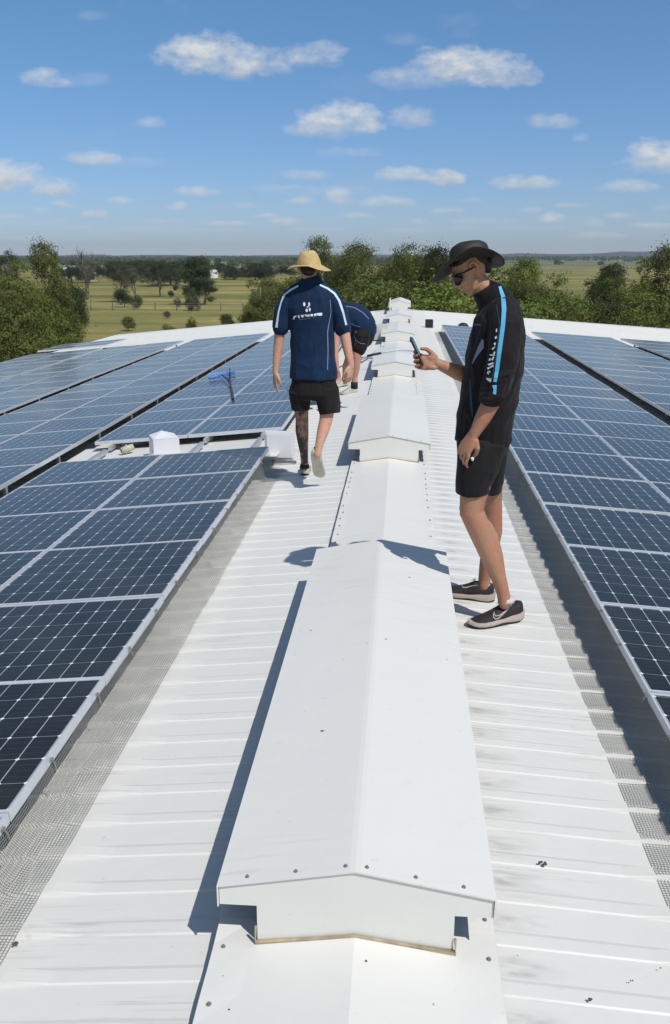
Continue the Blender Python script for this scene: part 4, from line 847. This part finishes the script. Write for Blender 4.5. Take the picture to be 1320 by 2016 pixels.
# ---------------------------------------------------------------- trees
def leaf_mat(name, c1, c2):
    m = mat(name, c1, .75, spec=.2); t = NT(m); oi = t.N.new('ShaderNodeObjectInfo')
    c = t.mix(t.ramp(t.noise(1.3, 3, (1, 1, 1)), .35, .65), c1, c2); hs = t.N.new('ShaderNodeHueSaturation'); t.L.new(c, hs.inputs['Color']); t.L.new(t.m('ADD', t.m('MULTIPLY', oi.outputs['Random'], .5), .75), hs.inputs['Value']); t.L.new(t.m('ADD', t.m('MULTIPLY', oi.outputs['Random'], .03), .485), hs.inputs['Hue']); t.col(hs.outputs[0])
    tl = t.N.new('ShaderNodeBsdfTranslucent'); t.L.new(hs.outputs[0], tl.inputs[0]); mx = t.N.new('ShaderNodeMixShader'); mx.inputs[0].default_value = .25; t.L.new(t.b.outputs[0], mx.inputs[1]); t.L.new(tl.outputs[0], mx.inputs[2]); t.L.new(mx.outputs[0], t.N['Material Output'].inputs[0]); return m
M_leafA = leaf_mat('olive_foliage', (.11, .14, .032), (.20, .22, .058)); M_leafB = leaf_mat('dark_foliage', (.040, .056, .022), (.080, .100, .036)); M_leafC = leaf_mat('light_foliage', (.14, .18, .035), (.26, .28, .07)); M_leafD = leaf_mat('grey_foliage', (.085, .090, .050), (.14, .145, .085))
M_bark = mat('grey_bark', (.16, .13, .10), .9, var=(3, .3)); M_dead = mat('dead_wood', (.13, .105, .09), .9)
def crown_mesh(seed, lobes, nclump, per, leaf, name='tree_crown'):
    """unit-height crown; lobes (x,y,z,rx,ry,rz)"""
    rnd = random.Random(seed); vs = []; fs = []
    wts = [l[3]*l[4]+l[4]*l[5]+l[3]*l[5] for l in lobes]; cent = []
    for _ in range(nclump):
        l = rnd.choices(lobes, wts)[0]; d = Vector((rnd.gauss(0, 1), rnd.gauss(0, 1), rnd.gauss(.35, 1))).normalized(); k = rnd.uniform(.86, 1.06) if rnd.random() < .88 else rnd.uniform(.4, .8)
        cent.append((Vector(l[:3]) + Vector((d.x*l[3]*k, d.y*l[4]*k, d.z*l[5]*k)), d, rnd.uniform(.6, 1.5)))
    for c, d, sz in cent:
        for _ in range(int(per*sz)):
            o = Vector((rnd.gauss(0, 1), rnd.gauss(0, 1), rnd.gauss(0, .75)))*leaf*1.65*sz; p = c + o
            if p.z < .005: p.z = rnd.uniform(.0, .03)
            nrm = (d*1.2 + Vector((rnd.gauss(0, 1), rnd.gauss(0, 1), rnd.gauss(.5, 1)))*.45).normalized(); a = nrm.orthogonal().normalized(); a = Matrix.Rotation(rnd.uniform(0, 6.28), 3, nrm) @ a; e = nrm.cross(a); s_ = leaf*rnd.uniform(.35, .95)
            b0 = len(vs); vs += [p - a*s_, p - e*s_*.42 + nrm*s_*.15, p + a*s_*1.1 - nrm*s_*.2, p + e*s_*.42 + nrm*s_*.15]; fs.append((b0, b0+1, b0+2, b0+3))
    me = bpy.data.meshes.new(name); me.from_pydata([tuple(v) for v in vs], [], fs); me.update(); return me
def limbs_mesh(seed, h0, spread, nb, r0, depth=2, top=.85):
    rnd = random.Random(seed); b = MB()
    def br(p, d, L, r, lv):
        pts = [p]; q = p.copy(); dd = d.copy()
        for k in range(4): dd = (dd + Vector((rnd.uniform(-.25, .25), rnd.uniform(-.25, .25), rnd.uniform(-.05, .2)))).normalized(); q = q + dd*L/4; pts.append(q.copy())
        b.tube(pts, [r, r*.85, r*.7, r*.55, r*.35], 6)
        if lv > 0:
            for k in range(nb): i = rnd.randint(1, 4); e = Vector((rnd.uniform(-1, 1), rnd.uniform(-1, 1), rnd.uniform(.1, 1.0))).normalized(); br(pts[i], (dd*.5+e*spread).normalized(), L*rnd.uniform(.4, .65), r*.45, lv-1)
    br(Vector((0, 0, 0)), Vector((rnd.uniform(-.08, .08), rnd.uniform(-.08, .08), 1)), top, r0, depth)
    o = b.build('tmp', None); me = o.data; bpy.data.objects.remove(o); return me
def lobes_round(seed, n, w, zlo, zhi, r):
    rnd = random.Random(seed); out = [(0, 0, (zlo+zhi)/2*.9, w*.62, w*.62, (zhi-zlo)*.36)]
    for _ in range(n):
        a = rnd.uniform(0, 6.28); z = rnd.uniform(zlo, zhi); k = w*math.sqrt(max(.08, 1-((z-zlo)/(zhi-zlo)*1.0)**2.2))*rnd.uniform(.5, 1); rr = r*rnd.uniform(.7, 1.3); out.append((k*math.cos(a), k*math.sin(a), min(z*rnd.uniform(.8, 1.05), 1-rr*.8), rr, rr, rr*.8))
    return out
V_T = {}
for i in range(4): V_T['bushy%d' % i] = (crown_mesh(10+i, lobes_round(10+i, 15, .36, .10, .88, .155), 330, 46, .0195), limbs_mesh(30+i, .2, .8, 4, .026, 2, .42))
for i in range(3): V_T['bush%d' % i] = (crown_mesh(50+i, lobes_round(50+i, 11, .55, .10, .78, .22), 210, 44, .031), limbs_mesh(60+i, .1, 1.0, 4, .03, 1, .38))
for i in range(2): V_T['gum%d' % i] = (crown_mesh(70+i, lobes_round(70+i, 10, .38, .50, .92, .11), 170, 38, .018), limbs_mesh(80+i, .4, .8, 5, .028, 2, .55))
V_T['tall'] = (crown_mesh(90, lobes_round(90, 12, .22, .20, .92, .10), 240, 44, .019), limbs_mesh(91, .3, .5, 4, .028, 2, .55))
V_T['bare'] = (None, limbs_mesh(96, .3, .9, 7, .035, 3, .72))
def tree(px_, ytop, Y, kind, lm, label, wide=1.0, name='tree', cat='tree', group=None, seed=0, base=None, hscale=None):
    rnd = random.Random(seed*7+int(px_)); p = at(px_, ytop, Y); H = (p.z if base is None else p.z - base)
    H = max(H, 1.0); o = empty(name, (p.x, Y, base or 0), label, cat, group); o.rotation_euler = (0, 0, rnd.uniform(0, 6.28)); o.scale = (H*wide, H*wide, H)
    cm, tm = V_T[kind]
    if cm is not None:
        c = bpy.data.objects.new('crown', cm); COL.objects.link(c); c.parent = o
        if not cm.materials: cm.materials.append(lm)
        c.material_slots[0].link = 'OBJECT'; c.material_slots[0].material = lm
    t_ = bpy.data.objects.new('trunk', tm); COL.objects.link(t_); t_.parent = o
    if not tm.materials: tm.materials.append(M_bark if cm is not None else M_dead)
    return o
G1 = 'green trees and bushes beyond the left roof edge'
tree(20, 500, 78, 'bushy0', M_leafA, 'big olive tree at the left edge of the picture, beside the tallest one', .85, group=G1)
tree(96, 478, 74, 'bushy1', M_leafA, 'tallest olive tree of the left clump, its crown breaking the horizon', .66, group=G1)
tree(60, 512, 66, 'bushy2', M_leafA, 'broad olive tree in the middle of the left clump', .75, group=G1)
tree(-20, 520, 62, 'bushy3', M_leafA, 'olive tree cut off by the left edge, in front of its clump', 1.1, group=G1)
tree(88, 585, 58, 'bush0', M_leafA, 'rounded bush below the tallest tree, touching the white roof edge', .62, name='bush', cat='bush', group=G1)
tree(20, 590, 55, 'bush1', M_leafA, 'dull green bush at the lower left, just above the roof edge', .8, name='bush', cat='bush', group=G1)
tree(120, 545, 84, 'bush2', M_leafB, 'dark bush behind the right side of the left clump', .9, name='bush', cat='bush', group=G1)
tree(8, 478, 120, 'gum1', M_leafB, 'thin dark gum tree rising above the left clump against the sky', .7)
tree(130, 565, 96, 'bush0', M_leafB, 'small dark bush between the left clump and the dry paddock', .7, name='bush', cat='bush')
tree(165, 496, 176, 'bare', None, 'leafless grey tree standing alone in the paddock', .9)
tree(172, 520, 205, 'gum0', M_leafD, 'sparse grey-green tree just behind the leafless one', .8)
G2 = 'trees scattered over the dry paddock'
tree(228, 512, 165, 'gum0', M_leafD, 'open grey-green tree with dead branches above a dark green bush', 1.1, group=G2)
tree(262, 515, 172, 'gum1', M_leafD, 'open grey tree right of the one with dead branches', .9, group=G2)
tree(243, 568, 148, 'bush1', M_leafB, 'dark green bush at the foot of the open grey trees', 1.1, name='bush', cat='bush', group=G2)
tree(268, 578, 146, 'bush2', M_leafB, 'smaller dark bush joined to the right of the dark green bush', .8, name='bush', cat='bush', group=G2)
tree(312, 506, 190, 'gum1', M_leafB, 'tall dark gum with a pale trunk near the small white roofs', .9, group=G2)
tree(383, 502, 158, 'tall', M_leafB, 'tall blackish she-oak in the middle of the paddock', 1.5, group=G2)
tree(400, 512, 160, 'tall', M_leafB, 'blackish she-oak leaning out right of the tallest one', 1.2, group=G2)
tree(378, 568, 140, 'bush0', M_leafD, 'grey scrubby bush below the blackish she-oaks', .6, name='bush', cat='bush', group=G2)
G3 = 'low bushes just beyond the white roof'
for x, y, d, k, m_, w_, lab in ((252, 622, 100, 'bush1', M_leafA, .95, 'rounded green bush behind the left roof edge, largest of the low ones'), (330, 636, 92, 'bush2', M_leafA, 1.0, 'low flat green bush behind the roof, second from the left'), (375, 624, 100, 'bush0', M_leafA, .9, 'dark green low bush behind the roof, third from the left'), (446, 617, 104, 'bush1', M_leafB, 1.0, 'low bush behind the roof nearest the pale utility pole'), (140, 560, 130, 'bush2', M_leafB, .6, 'narrow dark bush at the left end of the paddock fence line'), (350, 585, 150, 'bush0', M_leafD, .7, 'thin grey bush left of the blackish she-oaks')):
    tree(x, y, d, k, m_, lab, w_, name='bush', cat='bush', group=G3)
rnd = random.Random(77); G4 = 'distant paddock trees'
for i in range(36):
    x = 135 + i*12.2 + rnd.uniform(-7, 7); Y = rnd.uniform(250, 430); o = tree(x, rnd.uniform(511, 521), Y, rnd.choice(['bushy0', 'bushy1', 'gum0', 'bush1']), rnd.choice([M_leafB, M_leafB, M_leafD]), 'small dark tree in the distant row across the paddock', rnd.uniform(1.1, 1.9), group=G4, seed=i)
for i in range(8):
    x = rnd.uniform(280, 560); Y = rnd.uniform(120, 230); yb = 505 + 8.07*1823/Y; tree(x, yb - rnd.uniform(8, 16), Y, rnd.choice(['bush0', 'bush1', 'bush2']), rnd.choice([M_leafB, M_leafD, M_leafA]), 'small low shrub dotted over the dry paddock', rnd.uniform(.8, 1.3), name='shrub', cat='shrub', group='small shrubs dotted over the paddock', seed=100+i)
G5 = 'green trees behind the far end of the roof'
mid = [(505, 545, 92, 'bushy0', M_leafA, .9, 'olive tree left of the walking man, lowest end of the tree belt'), (538, 520, 98, 'bushy2', M_leafA, .9, 'olive tree just left of the straw hat'), (580, 540, 84, 'bush1', M_leafA, 1.1, 'bushy tree behind the left shoulder of the walking man'),
 (630, 458, 112, 'gum0', M_leafA, .75, 'taller open tree rising behind the straw hat'), (655, 490, 100, 'bushy3', M_leafB, .8, 'olive tree right of the straw hat'), (692, 479, 90, 'bushy1', M_leafA, .8, 'olive tree above the bending man'), (733, 477, 86, 'bushy0', M_leafA, .8, 'olive tree between the bending man and the far vent'),
 (772, 472, 92, 'bushy2', M_leafA, .66, 'tall olive tree above the far vent, left of the highest one'), (815, 460, 86, 'bushy3', M_leafA, .72, 'highest olive tree of the belt, above the far end of the ridge'), (852, 486, 82, 'bushy1', M_leafB, .7, 'olive tree touching the dark hat on its left'),
 (610, 556, 70, 'bush2', M_leafA, .9, 'low bush hidden mostly behind the walking man'), (700, 545, 66, 'bush0', M_leafA, 1.0, 'low bush in front of the belt above the bending man'), (752, 548, 62, 'bush1', M_leafA, 1.0, 'dull low bush left of the far end vent'), (812, 552, 60, 'bush2', M_leafA, 1.0, 'dull low bush right of the far end vent'),
 (868, 552, 58, 'bush0', M_leafC, 1.1, 'bright green rounded bush behind the phone hand side of the man in black'), (905, 560, 62, 'bush1', M_leafC, 1.0, 'bright green bush behind the chest of the man in black'), (885, 505, 95, 'bushy2', M_leafA, .7, 'olive tree behind the face of the man in black')]
for x, y, d, k, m_, w_, lab in mid: tree(x, y, d, k, m_, lab, w_, group=G5, name='bush' if k[:4] == 'bush' and k[4] != 'y' else 'tree', cat='bush' if k[:4] == 'bush' and k[4] != 'y' else 'tree')
G6 = 'green trees beyond the right roof edge'
rt = [(985, 520, 76, 'bush0', M_leafA, .9, 'olive bush directly behind the neck of the man in black'), (1024, 510, 74, 'bushy1', M_leafC, .8, 'bright olive tree right of the man in black, rounded top'), (1070, 514, 72, 'bushy2', M_leafA, .8, 'bright olive tree in the middle of the clump right of the man in black'),
 (1100, 530, 68, 'bushy0', M_leafA, .85, 'olive tree on the falling right side of that clump'), (1128, 572, 62, 'bush1', M_leafA, .9, 'low bush at the right foot of the clump beside the paddocks'), (1040, 575, 60, 'bush2', M_leafA, 1.1, 'low bush in front of the clump right of the man in black'),
 (1206, 516, 110, 'tall', M_leafB, 1.3, 'blackish tree with irregular top standing before the far paddocks'), (1196, 530, 108, 'bush2', M_leafB, .6, 'dark lower growth left of the blackish tree'), (1240, 532, 74, 'bushy3', M_leafA, .95, 'olive tree right of the blackish tree'), (1282, 500, 76, 'bushy0', M_leafA, .75, 'olive tree left of the one cut by the right edge'),
 (1322, 484, 74, 'bushy1', M_leafA, .75, 'tallest right-hand olive tree, cut by the edge of the picture'), (1262, 572, 60, 'bush0', M_leafA, 1.0, 'dull bush low at the right above the roof edge'), (1185, 592, 56, 'bush1', M_leafC, .9, 'light green low bush left of the right-hand trees'), (1312, 580, 56, 'bush2', M_leafA, 1.0, 'low bush at the right edge above the roof'), (1222, 598, 54, 'bush0', M_leafB, .8, 'dark low bush between the light one and the right-hand trees')]
for x, y, d, k, m_, w_, lab in rt: tree(x, y, d, k, m_, lab, w_, group=G6, name='bush' if k[:4] == 'bush' and k[4] != 'y' else 'tree', cat='bush' if k[:4] == 'bush' and k[4] != 'y' else 'tree')
# far woodland, too many trees to count
rnd = random.Random(5); vs = []; fs = []
for i in range(5200):
    Y = rnd.choice([900, 1300, 1800, 2400, 2800])*rnd.uniform(.9, 1.15); X = rnd.uniform(-.62, .62)*Y
    if X > .02*Y and Y < 1500 and rnd.random() < .93: continue
    if noise.noise(Vector((X*.006, Y*.008, 3))) < -.05 and rnd.random() < .8: continue
    h = rnd.uniform(5, 10)*(1.0 if Y > 1500 else .6)
    for k in range(5):
        c = Vector((X + rnd.uniform(-4, 4), Y + rnd.uniform(-3, 3), h*rnd.uniform(.3, .85))); r = rnd.uniform(1.6, 3.4); n_ = Vector((rnd.uniform(-1, 1), -1, rnd.uniform(-.2, 1))).normalized(); a = n_.orthogonal().normalized(); e = n_.cross(a); b0 = len(vs)
        m_ = 6; vs += [c + (a*math.cos(6.283*j/m_) + e*math.sin(6.283*j/m_))*r*rnd.uniform(.6, 1.1) + n_*rnd.uniform(-.6, .6) for j in range(m_)]; fs.append(tuple(range(b0, b0+m_)))
me = bpy.data.meshes.new('far_woodland'); me.from_pydata([tuple(v) for v in vs], [], fs); o = link_mesh('far_woodland', me, None, M_leafB); tag(o, 'dark line of distant woodland along the horizon', 'woodland', None, 'stuff')
# hills
b = MB(); xs = [k*60 for k in range(-70, 71)]; rows = []
for j, Yh in enumerate((3000, 3400, 3900, 4600)):
    rows.append([(x*Yh/3400*1.0, Yh + 0*x, (0 if j in (0, 3) else (.55 if j == 1 else 1)*(14 + 26*math.exp(-((x-1350)/650)**2) + 7*noise.noise(Vector((x*.004, j, 0))) + 5*noise.noise(Vector((x*.02, j, 4)))))) for x in xs])
n = len(xs); b.add([p for r in rows for p in r], [(i*n+j, i*n+j+1, (i+1)*n+j+1, (i+1)*n+j) for i in range(3) for j in range(n-1)])
o = b.build('hills', mat('wooded_hills', (.035, .045, .028), .95, var=(.01, .5)), None, True); tag(o, 'low dark wooded hills on the horizon', None, None, 'structure')
# buildings and poles in the paddocks
def farm_building(px_, py, Y, w3, label, roofc, rise=.25):
    p = at(px_, py, Y); o = empty('farm_building', (p.x, Y, 0), label, 'building'); b = MB(); b.box((p.x, Y, w3[2]/2), w3); b.build('wall', M_wall, o)
    b = MB(); x, y, z = w3[0]/2+.2, w3[1]/2+.2, w3[2]; b.add([(p.x-x, Y-y, z), (p.x+x, Y-y, z), (p.x+x, Y+y, z), (p.x-x, Y+y, z), (p.x-x, Y, z+w3[1]*rise), (p.x+x, Y, z+w3[1]*rise)], [(0,1,5,4), (3,4,5,2), (0,4,3), (1,2,5), (0,3,2,1)]); b.build('roof', mat('pale_roof', roofc, .4), o)
    b = MB(); b.box((p.x - w3[0]*.2, Y-w3[1]/2-.02, w3[2]*.4), (w3[0]*.18, .04, w3[2]*.8)); b.build('door', M_dark, o)
farm_building(152, 540, 330, (9, 6, 3.4), 'pale grey shed behind the leafless tree', (.55, .55, .55)); farm_building(318, 538, 360, (4, 4, 2.6), 'tiny white-roofed shed beside the tall dark gum', (.7, .72, .7)); farm_building(178, 545, 300, (3.5, 3, 2.2), 'tiny cream hut right of the pale grey shed', (.6, .55, .5))
p = at(420, 540, 340); o = empty('water_tank', (p.x, 340, 0), 'round white water tank right of the blackish she-oaks', 'tank'); b = MB(); b.tube([(p.x, 340, 0), (p.x, 340, 2.6)], 1.9, 24); b.build('tank_wall', M_white, o, False); b = MB(); b.ball((p.x, 340, 2.5), (1.9, 1.9, .9), 10); b.build('tank_roof', M_white, o, True)
def upole(px_, ytop, Y, r, label, arm=True, m=None):
    p = at(px_, ytop, Y); o = empty('utility_pole', (p.x, Y, 0), label, 'pole', 'utility poles'); b = MB(); b.tube([(p.x, Y, 0), (p.x, Y, p.z)], [r, r*.7], 8); b.build('pole_shaft', m or mat('weathered_pole', (.42, .40, .36), .8), o)
    if arm: b = MB(); b.box((p.x, Y, p.z-.5), (1.6, .1, .12)); b.build('cross_arm', M_bark, o); b = MB(); b.box((p.x+.12, Y-.2, p.z-1.3), (.35, .35, .6)); b.build('transformer', M_rub, o)
upole(513, 566, 92, .10, 'pale utility pole with a dark box, left of the walking man'); upole(1117, 531, 420, .28, 'distant thin post in the right-hand paddocks, left one of two', False, M_bark); upole(1125, 533, 420, .28, 'distant thin post in the right-hand paddocks, right one of two', False, M_bark)
# paddock fence
fn = empty('paddock_fence', (-30, 138, 0), 'thin post and wire fence crossing the dry paddock', 'fence'); b = MB(); x = -75
pm = MB(); pm.tube([(0, 0, 0), (0, 0, 1.25)], .07, 6); po = pm.build('tmp', M_dead); PME = po.data; bpy.data.objects.remove(po)
for k in range(24): o = link_mesh('fence_post', PME, fn); o.location = (-42 + k*3.4, math.sin(k)*.2, 0)
for z in (.5, .85, 1.15): b.tube([(-72, 138, z), (8, 138, z)], .012, 4)
b.build('fence_wire', M_galv, fn)
# ---------------------------------------------------------------- air
b = MB(); b.box((0, 2300, 40), (9000, 5400, 84)); hz = b.build('haze', None); tag(hz, 'thin summer haze over the far paddocks', None, None, 'stuff')
hm = bpy.data.materials.new('haze_air'); hm.use_nodes = True; hn = hm.node_tree; hn.nodes.remove(hn.nodes['Principled BSDF']); pv = hn.nodes.new('ShaderNodeVolumePrincipled')
pv.inputs['Color'].default_value = (.80, .88, 1, 1); pv.inputs['Density'].default_value = .00016; pv.inputs['Anisotropy'].default_value = .2; hn.links.new(pv.outputs[0], hn.nodes['Material Output'].inputs['Volume']); hz.data.materials.append(hm)
